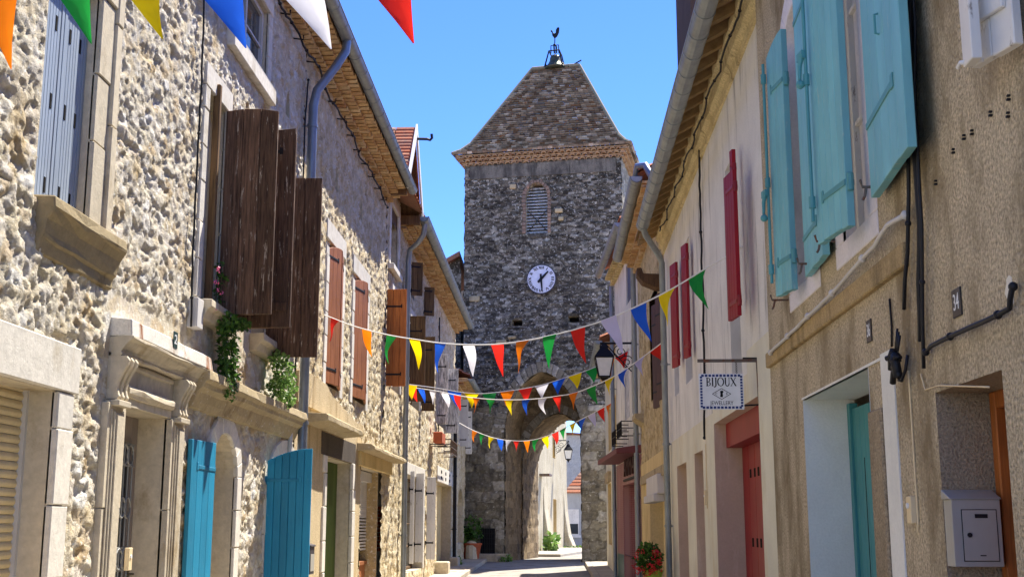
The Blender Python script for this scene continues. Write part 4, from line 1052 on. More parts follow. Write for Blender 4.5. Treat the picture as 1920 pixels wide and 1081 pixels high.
def redleaf(par, hu, ho, an, w, v0, v1):
    shutter(FR2, hu, ho, an, w, v0, v1, par, m_red, m_redi, straps=(.10,.88), **rk)
redleaf(wn, FR2.u(1389,450,.04), .06, R(8), leafw(FR2, FR2.u(1389,450,.04), .06, R(8), 1372, 450), FR2.at(1385,600)[1], FR2.at(1380,300)[1])
redleaf(wn, FR2.u(1382,450,.16), .14, R(8), leafw(FR2, FR2.u(1382,450,.16), .14, R(8), 1359, 450), FR2.at(1375,607,.15)[1], FR2.at(1375,325,.15)[1])
for op, (pa, pb, ya, yb) in ((ow2, (1296,1279,683,450)), (ow3, (1275,1257,703,490))):
    m = MB(); m.box(FR2, op['u0'], op['u1'], op['v0'], op['v1'], -.15, -.11); wn = m.build('window', m_whtg, G3)
    redleaf(wn, FR2.u(pa,600,.05), .06, R(10), leafw(FR2, FR2.u(pa,600,.05), .06, R(10), pb, 600), FR2.at(pb,ya,.1)[1], FR2.at((pa+pb)/2,yb,.1)[1])
m = MB(); moulding(m, FR2, 9.3, E3r, [(-.02,6.2),(.03,6.2),(.04,6.28),(.09,6.32),(.10,6.42),(.14,6.46),(.14,6.55),(-.02,6.56)]); m.build('cornice', m_band, G3)
m = MB()                                                                      # sloping eaves: boards on rafters
for a in np.arange(9.4, E3r, .42): m.hexa([FR2.W(a,.1,6.50),FR2.W(a+.1,.1,6.50),FR2.W(a+.1,.1,6.62),FR2.W(a,.1,6.62),FR2.W(a,.46,6.30),FR2.W(a+.1,.46,6.30),FR2.W(a+.1,.46,6.42),FR2.W(a,.46,6.42)])
for k in range(4):
    t0, t1 = k/4, (k+1)/4; z = lambda t: 6.64-.21*t; o = lambda t: .08+.42*t
    u = 9.3
    while u < E3r:
        d = min(random.uniform(.5,.9), E3r-u); m.hexa([FR2.W(u+.004,o(t0),z(t0)),FR2.W(u+d,o(t0),z(t0)),FR2.W(u+d,o(t1)-.006,z(t1)),FR2.W(u+.004,o(t1)-.006,z(t1)),FR2.W(u+.004,o(t0),z(t0)+.03),FR2.W(u+d,o(t0),z(t0)+.03),FR2.W(u+d,o(t1)-.006,z(t1)+.03),FR2.W(u+.004,o(t1)-.006,z(t1)+.03)]); u += d
m.build('eaves_soffit', m_soff, G3)
gutter(FR2, 9.3, 18.7, .50, 6.24, G3, .095, None, .5)
roof(FR2, 9.25, E3r, .46, 6.44, 7, G3)
m = MB(); m.box(Fr(1.75,0,0,1,-1,0), 14.5, 16.2, 6.7, 9.6, -1.1, 0); m.box(Fr(1.75,0,0,1,-1,0), 14.45, 16.25, 9.6, 9.68, -1.15, .05); m.build('chimney', m_slate, G3, bevel=.01)
up2 = FR2.u(1246,700,.1)
downpipe(FR2, [(18.55,.5,6.16),(18.6,.46,6.06),(up2-.1,.16,6.02),(up2,.1,5.9),(up2,.1,.15)], .05, G3, m_zinc, (5.3, 4.2, 2.9, 1.6))

# ---------------- ochre stone house
G4 = thing('stone_house', 'narrow ochre stone house with plum brown shutters, a wooden corbel and a stone framed door', 'house', (1.9, 23.5, 0))
E4 = 27.0
w4 = OP(FR2.u(1236,650), FR2.u(1219,650), 4.0, 6.0); d4 = OP(21.6, 24.6, .1, 2.45)
relief('wall', FR2, E3r, E4, 2.9, 7.6, .045, [w4], m_rubg, G4, .24, .16, .03, 51)
flat_wall('ground_floor_stone', FR2, E3r, E4, -.1, 2.9, [d4], m_yel2, G4, .03)
shell(FR2, E3r, E4, 7.6, 7, m_rubg, G4); reveal(FR2, [d4], .3, m_yel2, G4, 'reveal', .03)
m = MB(); m.box(FR2, d4['u0'], d4['u1'], .1, 2.45, -.3, -.25); dr = m.build('shop_door', m_whtg, G4)
m = MB(); m.box(FR2, d4['u0']+.25, d4['u1']-.9, .5, 2.3, -.25, -.24); m.build('pane', m_glass, dr)
wn = window(FR2, w4['u0'], w4['u1'], 4.0, 6.0, .14, G4, m_whtg)
shutter(FR2, FR2.u(1235,650,.05), .05, R(12), FR2.u(1223,650,.2)-FR2.u(1235,650,.05), FR2.at(1228,755,.1)[1], FR2.at(1230,548,.1)[1], wn, m_plum, m_iron, 3, .05, None, (.15,.8))
shutter(FR2, FR2.u(1223,690,.1), .05, R(12), FR2.u(1213,690,.25)-FR2.u(1223,690,.1), FR2.at(1217,775,.1)[1], FR2.at(1217,582,.1)[1], wn, m_plum, m_iron, 3, .05, None, (.15,.8))
u, v = FR2.at(1240,520)
m = MB(); P = [(-.1,v+.02),(.33,v+.03),(.36,v+.12),(.44,v+.12),(.45,v-.02),(.36,v-.1),(.05,v-.22),(-.1,v-.24)]
P = [(-.1,v-.22),(.10,v-.22),(.34,v-.12),(.44,v+.02),(.44,v+.14),(.36,v+.14),(.33,v+.04),(-.1,v+.02)]
m.prism([FR2.W(21.0,o,z) for o, z in P], [FR2.W(21.35,o,z) for o, z in P]); m.build('corbel', m_raft, G4, bevel=.01)
m = MB(); moulding(m, FR2, 26.0, 26.95, [(-.02,3.95),(.2,3.95),(.2,3.86),(-.02,3.7)]); m.build('window_sill', m_limed, G4)
genoise(FR2, E3r, E4, 7.2, 3, G4, .12, .11); gutter(FR2, E3r-.1, E4+.1, .45, 7.58, G4, .11, None, 1.3); roof(FR2, E3r-.1, E4, .42, 7.66, 7, G4)
m = MB(); m.tube([FR2.W(E3r+.1,.45,7.62), FR2.W(E3r+.0,.42,7.8), FR2.W(E3r-.2,.3,7.75), FR2.W(E3r-.3,.2,7.5), FR2.W(E3r-.3,.12,7.2)], .06, 8); m.build('overflow_pipe', m_zincb, G4, smooth=True)
m = MB(); m.box(FR2, E3r+.05, E4-.6, 2.45, 2.62, .03, .09); m.build('door_lintel', m_limed, G4)
m = MB(); ua_, va_ = FR2.at(1225,910,.12); m.box(FR2, ua_-1.3, ua_+1.2, va_-.17, va_+.17, .03, .16); m.box(FR2, ua_-1.2, ua_+1.1, va_-.3, va_-.17, .03, .22); m.build('blind_box', m_whtg, G4, bevel=.01)

# ---------------- white house with the red mosaic shop
G5 = thing('rendered_house', 'tall white rendered house with grey shutters above a red mosaic shop front', 'house', (1.9, 30, 0))
L5 = 5.75
g_ = lambda a, ya, b, yb, yt, yb2: OP(FR4.u(a,ya), FR4.u(b,yb), FR4.at((a+b)/2,yb2)[1], FR4.at((a+b)/2,yt)[1])
q1 = g_(1174,520,1183,520,490,567); q2 = g_(1171,720,1180,720,655,785); q3 = g_(1184,710,1194,710,628,772)
q4 = OP(FR4.u(1200,960), FR4.u(1171,960), .1, FR4.at(1185,905)[1])
flat_wall('wall', FR4, -.05, L5, 3.15, 8.4, [q1, q2, q3], m_white, G5)
flat_wall('mosaic_front', FR4, -.05, L5, .9, 3.15, [q4], m_mosr, G5, .03, .05)
flat_wall('mosaic_base', FR4, -.05, L5, -.1, .9, [q4], m_mosg, G5, .03, .05)
shell(FR4, -.05, L5, 8.4, 7, m_white, G5); reveal(FR4, [q4], .45, m_mosr, G5, 'shop_reveal', .03); reveal(FR4, [q1, q2, q3], .12, m_whtg, G5)
for op in (q1, q2, q3):
    m = MB(); n = 3
    for i in range(n): m.box(FR4, op['u0']+(op['u1']-op['u0'])*i/n+.01, op['u0']+(op['u1']-op['u0'])*(i+1)/n-.01, op['v0'], op['v1'], -.08, -.03)
    m.build('shutter', m_greyw if op is not q1 else m_anth, G5, bevel=.004)
m = MB(); m.box(FR4, q4['u0'], q4['u1'], .1, q4['v1'], -.5, -.44); dr = m.build('shop_door', m_whtg, G5)
m = MB(); m.box(FR4, q4['u0']+.15, q4['u0']+1.2, 1.0, 2.1, -.44, -.43); m.box(FR4, q4['u0']+.15, q4['u1']-.3, 2.25, q4['v1']-.1, -.44, -.43); m.build('pane', m_glass, dr)
z5 = FR4.at(1150,858,.45)[1]
m = MB(); m.hexa([FR4.W(.1,-.02,z5+.02),FR4.W(L5-.4,-.02,z5+.02),FR4.W(L5-.4,.55,z5),FR4.W(.1,.55,z5),FR4.W(.1,-.02,z5+.2),FR4.W(L5-.4,-.02,z5+.2),FR4.W(L5-.4,.55,z5+.12),FR4.W(.1,.55,z5+.12)])
m.build('shop_canopy', plain('oxblood_canopy', srgb(120,66,64), .6), G5, bevel=.01)
ua_, va_ = FR4.at(1171,884,.05); ub_, vb_ = FR4.at(1195,873,.05)
um, vm = (ua_+ub_)/2, (va_+vb_)/2
text_mesh('AMMAL', .5, lambda x, y, z: FR4.W(um-x, .05+z, vm+.06+y*1.2), .03, plain('dark_letters', srgb(64,34,32)), G5, 'shop_lettering', abs(ua_-ub_))
m = MB(); m.box(FR4, min(ua_,ub_)-.1, max(ua_,ub_)+.1, vm-.24, vm-.19, .03, .08); m.build('letter_rail', m_iron, G5)
genoise(FR4, -.05, L5, 8.05, 2, G5, .13, .11, m_band, .3); gutter(FR4, -.05, L5+.1, .42, 8.36, G5, .1, None, .55); roof(FR4, -.05, L5+.05, .4, 8.44, 7, G5)
downpipe(FR4, [(.15,.42,8.28),(.15,.3,8.0),(.15,.1,7.8),(.15,.1,.15)], .06, G5, m_zinc, (5.6, 3.6, 2.2))
downpipe(FR4, [(L5-.1,.1,8.0),(L5-.1,.1,.15)], .055, G5, m_zincb, (5.2, 3.4, 2.0))
for (px, py, wd) in ((1183,805,.55), (1172,820,.5)):
    u, v = FR4.at(px, py); m = MB()
    for zz in (v-.18, v, v+.16): m.tube([FR4.W(u-wd,0,zz), FR4.W(u-wd,.28,zz), FR4.W(u+wd,.28,zz), FR4.W(u+wd,0,zz)], .012, 5)
    for k in range(7): m.tube([FR4.W(u-wd+2*wd*k/6,.28,v-.18), FR4.W(u-wd+2*wd*k/6,.28,v+.16)], .01, 5)
    m.build('window_box_rail', m_iron, G5)
# ---------------- last yellow house on the right
G6 = thing('rendered_house', 'low yellow rendered house with thin shutters, last on the right before the tower arch', 'house', (1.66, 36, 0))
L6 = 7.6
h = lambda a, b, yt, yb: OP(FR5.u(a,(yt+yb)/2), FR5.u(b,(yt+yb)/2), FR5.at((a+b)/2,yb)[1], FR5.at((a+b)/2,yt)[1])
r1 = h(1155.5,1152,905,1020); r2 = h(1146.5,1140.5,905,1020); r3 = h(1146,1140.5,760,845); r4 = h(1155.5,1151.5,740,840)
flat_wall('wall', FR5, .1, L6, -.1, 6.5, [r1, r2, r3, r4], m_yel, G6)
shell(FR5, .1, L6, 6.5, 7, m_yel, G6); reveal(FR5, [r1, r2, r3, r4], .2, m_yel2, G6)
for op in (r1, r2, r3, r4):
    m = MB(); m.box(FR5, op['u0'], op['u1'], op['v0'], op['v1'], -.2, -.15); m.build('window', m_greyw, G6)
gutter(FR5, .2, L6, .45, 6.55, G6, .1); roof(FR5, .2, L6+.1, .42, 6.62, 7, G6)
genoise(FR5, .2, L6, 6.3, 2, G6, .15, .11)
m = MB(); m.box(FR5, L6-3.6, L6-1.2, FR5.at(1148,900)[1], FR5.at(1148,880)[1], -.01, .1); m.build('window_hood', m_limed, G6)
# ================================================================== CLOCK TOWER
GT = 0.29
T = thing('clock_tower', 'tall dark stone gate tower with a clock and a steep tiled roof over the street', 'tower', (-.6, 46, GT))
zE = FT.at(1000,305)[1]                                                       # underside of the eaves
uL, uR = FT.u(870,600), FT.u(1166,400); vA0 = GT
uc0 = FT.u(946,950); uc1 = FT.u(1091,950); apex = FT.at(1010,697)[1]
arch = OP(uc0, uc1, GT-.1, apex, 2.1, p=(1.7,.62))
bu0, bu1 = FT.u(986,400), FT.u(1027,400); bel = OP(bu0, bu1, FT.at(1006,437)[1], FT.at(1006,343)[1], .62, p=(2,.5))
ph = [FT.at(969,605), FT.at(1075,598)]; pops = [OP(u-.2, u+.22, v-.12, v+.12) for u, v in ph]
zs = 6.0
relief('upper_wall', FT, uL, uR, zs, zE+.05, .032, [arch, bel]+pops, m_tow, T, .24, .115, .06, 61, fine=1.5, jit=.75, brick=True)
relief('lower_wall', FT, uL-.05, uR+.05, GT-.3, zs+.03, .05, [arch], m_tow2, T, .62, .36, .07, 62, brick=True, base=.03, jit=.35, fine=1.)
TD = 6.3                                                                      # depth of the tower
wT = uR-uL
FTr = Fr(*FT.W(uR,0,0)[:2], -FT.n[0], -FT.n[1], FT.t[0], FT.t[1])               # right side, u runs backwards
FTl = Fr(*FT.W(uL,0,0)[:2], -FT.n[0], -FT.n[1], -FT.t[0], -FT.t[1])
sb_ = OP(TD/2-.5, TD/2+.5, zE-3, zE-.8, .5)
m_tow_lit = rubble_mat('sunlit_tower_stone', [srgb(176,168,150), srgb(150,142,126), srgb(196,188,172)], srgb(140,130,112), .02)  # right flank faces the sun: its brightness is put into paler stone colours
relief('side_wall', FTr, 0, TD, GT-.3, zE+.05, .06, [sb_], m_tow_lit, T, .3, .18, .06, 63)
relief('side_wall', FTl, 0, TD, GT-.3, zE+.05, .09, [], m_tow, T, .3, .18, .06, 64)
reveal(FTr, [sb_], .3, m_tow2, T)
m = MB(); m.box(FTr, TD/2-.6, TD/2+.6, zE-3, zE-.7, -.35, -.3); m.build('dark_recess', m_dark, T)
FTb = Fr(*FT.W(0,-TD,0)[:2], FT.t[0], FT.t[1], -FT.n[0], -FT.n[1])
arch2 = OP(uc0+.06, uc1+.1, GT-.1, 6.05, 1.9, p=(1.7,.62))
flat_ops = [arch2]
relief('rear_wall', FTb, uL, uR, GT-.3, zE, .12, [arch2], m_tow, T, .4, .25, .04, 65)
# passage: high outer vault, then a cross wall with the lower inner arch
def vault(op, o0, o1, name, mt, seed):
    L = outline(op, 22); n = 26; vs = []; fs = []; cs = []
    ds = [0]
    for a, b in zip(L, L[1:]): ds.append(ds[-1]+math.hypot(b[0]-a[0], b[1]-a[1]))
    M = int(ds[-1]/.09); O = np.linspace(o0, o1, int((o0-o1)/.09))
    D = np.linspace(0, ds[-1], M); Uu = np.interp(D, ds, [p[0] for p in L]); Vv = np.interp(D, ds, [p[1] for p in L])
    DD, OO = np.meshgrid(D, O, indexing='ij'); f1, f2, rid = worley(OO/.55, DD/.34, seed, .35, True)
    hgt = .05*sst(.02,.16,f2-f1)*(.4+.6*rid)+.05*fbm(OO*9, DD*9, seed)
    nu_ = np.gradient(Vv); nv_ = -np.gradient(Uu); ln = np.hypot(nu_, nv_)+1e-9; nu_ /= ln; nv_ /= ln
    for i in range(M):
        for j in range(len(O)): vs.append(FT.W(Uu[i]+nu_[i]*hgt[i,j], O[j], Vv[i]+nv_[i]*hgt[i,j]))
    K = len(O)
    m = MB(); m.v = vs
    for i in range(M-1):
        for j in range(K-1): m.f.append((i*K+j, i*K+j+1, (i+1)*K+j+1, (i+1)*K+j)); m.m.append(0); m.a.append(float(rid[i,j]))
    return m.build(name, mt, T, smooth=True, recalc=False)
vault(arch, -.02, -3.1, 'outer_vault', m_vault, 71); vault(arch2, -3.0, -TD+.02, 'inner_vault', m_vault, 72)
FTm = Fr(*FT.W(0,-3.05,0)[:2], FT.t[0], FT.t[1], FT.n[0], FT.n[1])
relief('cross_wall', FTm, uc0-.6, uc1+.6, GT-.1, 8, .06, [arch2], m_vault, T, .5, .3, .04, 73, brick=True, jit=.35)
for op, fr, wd, pr in ((arch, FT, .42, .05), (arch2, FTm, .34, .06)):        # voussoirs of both arches
    m = MB(); A, B = outline(op, 26), outline(op, 26, wd)
    for i in range(1, len(A)-2):
        a, b = A[i], A[i+1]; c, d = B[i+1], B[i]; e = .012; o = pr+random.uniform(-.02, .02)
        la = lambda p, q, t: (p[0]+(q[0]-p[0])*t, p[1]+(q[1]-p[1])*t)
        q = [la(a,b,.04), la(a,b,.96), la(d,c,.96), la(d,c,.04)]
        m.prism([fr.W(x,-.05,y) for x, y in q], [fr.W(x,o,y) for x, y in q])
    m.build('voussoirs', m_tow2, T, bevel=.015)
# clock
cu, cv = FT.at(1015,523,.12); cr = 27*46/2280*1.005
ck = MB(); rim = [(cr*1.0, .03), (cr*1.09, .03), (cr*1.09, .13), (cr*1.0, .13)]
ring = lambda r, o: [FT.W(cu+r*math.cos(2*math.pi*k/40), o, cv+r*math.sin(2*math.pi*k/40)) for k in range(40)]
ck.loft([ring(cr,.09), ring(cr*.99,.135), ring(.001,.14)], caps=True); ck = ck.build('clock_face', m_clock, T)
m = MB(); m.loft([ring(cr*1.0,.06), ring(cr*1.07,.06), ring(cr*1.07,.14), ring(cr*1.0,.14), ring(cr*1.0,.06)], caps=False); m.build('rim', m_anth, ck)
NUM = ['XII','I','II','III','IIII','V','VI','VII','VIII','IX','X','XI']
for k, t in enumerate(NUM):
    th = math.pi/2-k*math.pi/6; m = MB(); segs = []; x = 0; h_ = cr*.2
    for ch in t:
        if ch == 'I': segs.append(((x,0),(x,h_),.028)); x += .06
        if ch == 'V': segs += [((x-.01,h_),(x+.04,0),.03),((x+.04,0),(x+.09,h_),.018)]; x += .12
        if ch == 'X': segs += [((x-.01,h_),(x+.08,0),.03),((x-.01,0),(x+.08,h_),.018)]; x += .12
    xs = [p[0] for s in segs for p in s[:2]]; xm = (min(xs)+max(xs))/2; rr = cr*.72
    def fn(x, y, d, th=th, xm=xm):
        a, b = x-xm, rr+y
        return FT.W(cu+b*math.cos(th)+a*math.sin(th), .142+d, cv+b*math.sin(th)-a*math.cos(th))
    strokes(m, segs, fn, .01); m.build('numeral', m_ink, ck)
for ang, l0, l1, wd, nm in ((46, -.33, .73, .075, 'hour_hand'), (-85.5, -.36, .88, .06, 'minute_hand')):
    a = R(ang); m = MB(); c, s = math.cos(a), math.sin(a); P = [(l0*cr,-wd*.6),(l0*cr,wd*.6),(0,wd*.7),(l1*cr,wd*.35),(l1*cr,-wd*.35),(0,-wd*.7)]
    m.prism([FT.W(cu+x*c-y*s,.165,cv+x*s+y*c) for x, y in P], [FT.W(cu+x*c-y*s,.185,cv+x*s+y*c) for x, y in P]); m.build(nm, m_black, ck)
# belfry window
A, B = outline(bel, 14), outline(bel, 14, .14); m = MB()
reveal(FT, [bel]+pops, .55, m_tow2, T)
for i in range(len(A)-1):
    n = 1 if 0 < i < len(A)-2 else 9
    for k in range(n):
        t0, t1 = k/n+.06/n, (k+1)/n-.06/n; la = lambda p, q, t: (p[0]+(q[0]-p[0])*t, p[1]+(q[1]-p[1])*t); w_ = random.uniform(.75, 1.15)
        a, b, c, d = la(A[i],A[i+1],t0), la(A[i],A[i+1],t1), la(B[i],B[i+1],t1), la(B[i],B[i+1],t0)
        c = la(b, c, w_); d = la(a, d, w_); m.prism([FT.W(x,-.05,y) for x, y in (a,b,c,d)], [FT.W(x,.07,y) for x, y in (a,b,c,d)])
m.build('brick_surround', m_tsur, T, bevel=.01)
m = MB(); v = bel['v0']+.1
while v < bel['v1']-.06:
    x = math.sqrt(max(0, 1-max(0, (v-(bel['v1']-bel['rise']))/bel['rise'])**2)) if v > bel['v1']-bel['rise'] else 1
    um = (bu0+bu1)/2; hw_ = (bu1-bu0)/2*x
    m.hexa([FT.W(um-hw_,-.16,v-.05),FT.W(um+hw_,-.16,v-.05),FT.W(um+hw_,-.16,v-.03),FT.W(um-hw_,-.16,v-.03),FT.W(um-hw_,-.36,v+.07),FT.W(um+hw_,-.36,v+.07),FT.W(um+hw_,-.36,v+.09),FT.W(um-hw_,-.36,v+.09)]); v += .125
lv = m.build('louvre', m_greyw, T)
m = MB(); m.box(FT, bu0, bu1, bel['v0'], bel['v1'], -.56, -.5); m.build('dark_recess', m_dark, T)
backs(FT, pops, -.45, m_dark, T)
m = MB(); 
for a, b in (((bu0+.05, bel['v0']+.1), (bu1-.05, bel['v0']+.95)), ((bu1-.05, bel['v0']+.1), (bu0+.05, bel['v0']+.95))): m.tube([FT.W(a[0],-.14,a[1]), FT.W(b[0],-.14,b[1])], .015, 5)
m.build('tie_wire', m_iron, lv)
m = MB(); m.box(FT, uL+.2, uR-.2, zE-.55, zE-.02, -.05, .055); m.build('plaster_frieze', stucco_mat('grey_frieze_plaster', srgb(126,120,108), srgb(84,80,74), 26, .012, srgb(66,63,58), .35, (.42,.6), (.5,.66)), T)
# pale quoins
for px, py, a, b in ((1048,395,.30,.17),(890,560,.4,.22),(962,350,.25,.2),(940,640,.4,.14),(960,632,.3,.12),(880,610,.35,.2),(1052,410,.2,.16)):
    m = MB(); u, v = FT.at(px, py); m.box(FT, u-a/2, u+a/2, v-b/2, v+b/2, -.02, .095); m.build('pale_block', m_limed, T, bevel=.03)
# genoise under the roof and the roof itself
OV = .42
m = MB()
def side_frames(): return [(FT, uL, uR), (FTr, 0, TD), (FTl, 0, TD), (FTb, uL, uR)]
for fr, a, b in side_frames():
    for r in range(3):
        o1 = .11*(r+1); zz = zE+.13*r; k = int((b-a+2*o1)/.24); dw = (b-a+2*o1)/k
        for i in range(k):
            u = a-o1+i*dw; n = 5
            P = [(u+dw/2-math.cos(math.pi*q/n)*dw*.47, zz+math.sin(math.pi*q/n)*.09) for q in range(n+1)]; Q = [(u+dw/2-math.cos(math.pi*q/n)*dw*.36, zz-.0+math.sin(math.pi*q/n)*.06) for q in range(n, -1, -1)]
            m.prism([fr.W(x,-.02,y) for x, y in P+Q], [fr.W(x,o1,y) for x, y in P+Q]) if False else m.add([fr.W(x,-.02,y) for x, y in P+Q]+[fr.W(x,o1,y) for x, y in P+Q], [(j, (j+1)%12, 12+(j+1)%12, 12+j) for j in range(12)]+[(12+q, 13+q, 22-q, 23-q) for q in range(5)])
        m.box(fr, a-o1, b+o1, zz+.09, zz+.128, -.02, o1-.012+.001*(fr is FT))
m.build('cornice', m_tgen, T)
zr0 = zE+.40
rx0, rx1 = FT.u(998,130,-TD/2), FT.u(1086,125,-TD/2); zr1 = FT.at(1042,128,-TD/2)[1]
# profile of the flared slope: fraction of the way in, height
PR = [(0,0),(.10,.045),(.22,.13),(.32,.24),(.5,.44),(.75,.72),(1,1)]
def slope(t):                                                               # t along the height
    xs = [p[1] for p in PR]; ys = [p[0] for p in PR]
    return float(np.interp(t, xs, ys))
m = MB(); NC = 40
C4 = {'f': (uL-OV, uR+OV, OV), }
def corner(t, s_u, s_o):                                                    # position of a hip at height fraction t
    k = slope(t); u_e = uL-OV if s_u < 0 else uR+OV; u_r = rx0 if s_u < 0 else rx1
    o_e = OV if s_o > 0 else -TD-OV; o_r = -TD/2
    return u_e+(u_r-u_e)*k, o_e+(o_r-o_e)*k, zr0+(zr1-zr0)*t
for (sa, sb2) in (((-1,1),(1,1)), ((1,1),(1,-1)), ((1,-1),(-1,-1)), ((-1,-1),(-1,1))):
    for r in range(NC):
        t0, t1 = r/NC, (r+1)/NC
        a0, b0, a1_, b1_ = [Vector(FT.W(*corner(t, *s)[:2], corner(t, *s)[2])) for t, s in ((t0,sa),(t0,sb2),(t1,sa),(t1,sb2))]
        nrm = (b0-a0).cross(a1_-a0).normalized()
        if nrm.z < 0: nrm = -nrm
        L = (b0-a0).length; k = max(2, int(L/.2)); 
        for i in range(k):
            x0, x1 = i/k, (i+1)/k; j = random.uniform(0, .018); dz = random.uniform(-.02,.02)
            p0, p1, p2, p3 = a0.lerp(b0,x0), a0.lerp(b0,x1), a1_.lerp(b1_,x1), a1_.lerp(b1_,x0)
            up_ = (p3-p0).normalized()*dz; h0 = nrm*(.08+j*1.6)
            e = (p1-p0)*.02
            m.add([p0+h0-up_+e, p1+h0-up_-e, p2+nrm*.008, p3+nrm*.008, p0+e*1, p1-e], [(0,1,2,3),(4,5,1,0)], random.random()**1.2)
m.build('tiled_roof', m_troof, T, recalc=False)
m = MB()
for s in ((-1,1),(1,1),(1,-1),(-1,-1)):
    pts = [FT.W(corner(t,*s)[0], corner(t,*s)[1], corner(t,*s)[2]+.05) for t in np.linspace(0,1,24)]
    m.tube(pts, .075, 7)
m.tube([FT.W(rx0,-TD/2,zr1+.05), FT.W(rx1,-TD/2,zr1+.05)], .09, 7)
m.build('hip_tiles', m_hip, T)
# bell cage with weathercock
bc = FT.at(1041,110,-TD/2)[0]; mu = 49.2/2280
def B_(px, py, d=0): u, v = FT.at(px, py, -TD/2); return FT.W(u, -TD/2+d, v)
zb = zr1
m = MB()
for d in (-.35, .35):
    m.tube([B_(1024,131,d), B_(1026.5,122,d), B_(1032,101.5,d), B_(1051,99.5,d), B_(1055,118,d), B_(1057,130,d)], .035, 6)
for a, b in (((1032,101.5),(1032,101.5)), ((1051,99.5),(1051,99.5)), ((1025.5,126),(1025.5,126)), ((1056,126),(1056,126))): m.tube([B_(*a,-.35), B_(*b,.35)], .03, 6)
m.tube([B_(1033,100), B_(1033,86), B_(1047,84.5), B_(1048,100)], .025, 6); m.tube([B_(1039.5,100), B_(1038.5,83), B_(1040,83), B_(1043,88), B_(1043,100)], .035, 6)
m.tube([B_(1040,85), B_(1040.5,70)], .022, 6)
cage = m.build('bell_cage', m_iron, T)
bcx = B_(1041,102); m = MB(); m.lathe((bcx[0],bcx[1],bcx[2]-.66), [(.02,.0),(.44,.0),(.45,.05),(.4,.1),(.3,.22),(.24,.36),(.22,.5),(.17,.58),(.05,.6),(.03,.68)], 20); m.build('bell', m_bronze, cage, smooth=True)
m = MB(); m.ball((bcx[0],bcx[1],bcx[2]-.70), .09, 8); m.build('clapper', m_iron, cage)
m = MB(); m.tube([B_(1056,121), B_(1064,124), B_(1070,124), B_(1090,113)], .03, 6); m.ball(B_(1052.5,118,-.2), .1, 6); m.ball(B_(1066,124), .09, 6); m.build('striking_hammer', m_iron, T)
RO = [(1032.5,58),(1034,56),(1036,58.5),(1037,62),(1040,63),(1042,62),(1042.5,56),(1045,52),(1048,51),(1049,54),(1048,62),(1044.5,69),(1041.5,71.5),(1040,73),(1038,70.5),(1035.5,67),(1035,62),(1033,60)]
m = MB(); m.prism([B_(x,y,-.03) for x, y in RO], [B_(x,y,.03) for x, y in RO]); m.build('weathercock', m_iron, T, bevel=.015)
# lean-to with tiled verge behind the tower's left shoulder
T2 = thing('stone_annexe', 'stone annexe with a tiled roof edge against the left flank of the clock tower', 'building', (-4.6, 48, .3))
FA = Fr(-4.0, 47.4, 1, 0, 0, -1)
zt = FA.at(856,478)[1]
relief('wall', FA, -3, .3, .2, zt-.6, .08, [], m_tow, T2, .2, .14, .05, 81)
m = MB(); m.hexa([FA.W(-3,.3,zt-1.9),FA.W(.25,.3,zt-.1),FA.W(.25,-6,zt-.1),FA.W(-3,-6,zt-1.9),FA.W(-3,.3,zt-1.72),FA.W(.25,.3,zt+.1),FA.W(.25,-6,zt+.1),FA.W(-3,-6,zt-1.72)]); m.build('roof', m_tile, T2)
m = MB(); m.add([FA.W(-3,-.02,.2),FA.W(.25,-.02,.2),FA.W(.25,-.02,zt-.1),FA.W(-3,-.02,zt-1.9)], [(0,1,2,3)]); m.box(FA, -3, .25, .2, zt-2, -6, -.03); m.build('gable', m_tow, T2)

# ================================================================== BEYOND THE ARCH
B1 = thing('stucco_house', 'bright cream stucco house with flared wall foot seen through the tower arch', 'house', (-.8, 58, .3))
FB = Fr(-1.35, 55.5, 1.75, 14, 14, -1.75)
b1 = OP(FB.u(1000,960), FB.u(1007,960), .3, 3.4)
pd = [(1004.5,1008,905,1020),(1019,1022.5,935,990),(1037.5,1043.5,935,1028)]
bops = [OP(FB.u(a,980), FB.u(b,980), FB.at((a+b)/2,d)[1], FB.at((a+b)/2,c)[1]) for a, b, c, d in pd]+[OP(FB.u(1036,830), FB.u(1041,830), FB.at(1038,858)[1], FB.at(1038,795)[1])]
uE = FB.u(1063,950)
flat_wall('wall', FB, -2, uE, .2, 11, bops, m_bldg, B1); reveal(FB, bops, .4, m_yel2, B1)
shell(FB, -2, uE, 11, 7, m_bldg, B1)
backs(FB, bops, -.36, m_oldbr, B1, 'shutter')
ub3 = FB.u(1024,1000)
for a, b in ((ub3-1.0, ub3+.9), (uE-1.6, uE)): m = MB(); m.prism([FB.W(a,0,.2),FB.W(a,.62,.2),FB.W(a,.25,1.1),FB.W(a,.06,2.4),FB.W(a,0,3.6)], [FB.W(b,0,.2),FB.W(b,.62,.2),FB.W(b,.25,1.1),FB.W(b,.06,2.4),FB.W(b,0,3.6)]); m.build('flared_foot', m_bldg, B1, bevel=.05)
u, v = FB.at(1014,845,.2)
m = MB(); m.box(FB, FB.u(1014,846,.0)-.6, FB.u(1014,846,.0)+.4, 4.0, 4.1, 0, .5); m.build('sign_box', m_rust, B1)
roof(FB, -2, uE, .3, 11, 7, B1)
B2 = thing('rendered_outbuilding', 'low grey outbuilding with a red tiled roof seen through the right of the arch', 'building', (2.5, 78, .3))
FB2 = Fr(0, 78, 1, 0, 0, -1)
z_, zr_ = FB2.at(1075,924)[1], FB2.at(1088,885)[1]
m = MB(); m.box(FB2, .3, 6, .2, z_, -5, 0); m.build('wall', m_distg, B2)
m = MB(); n = 12
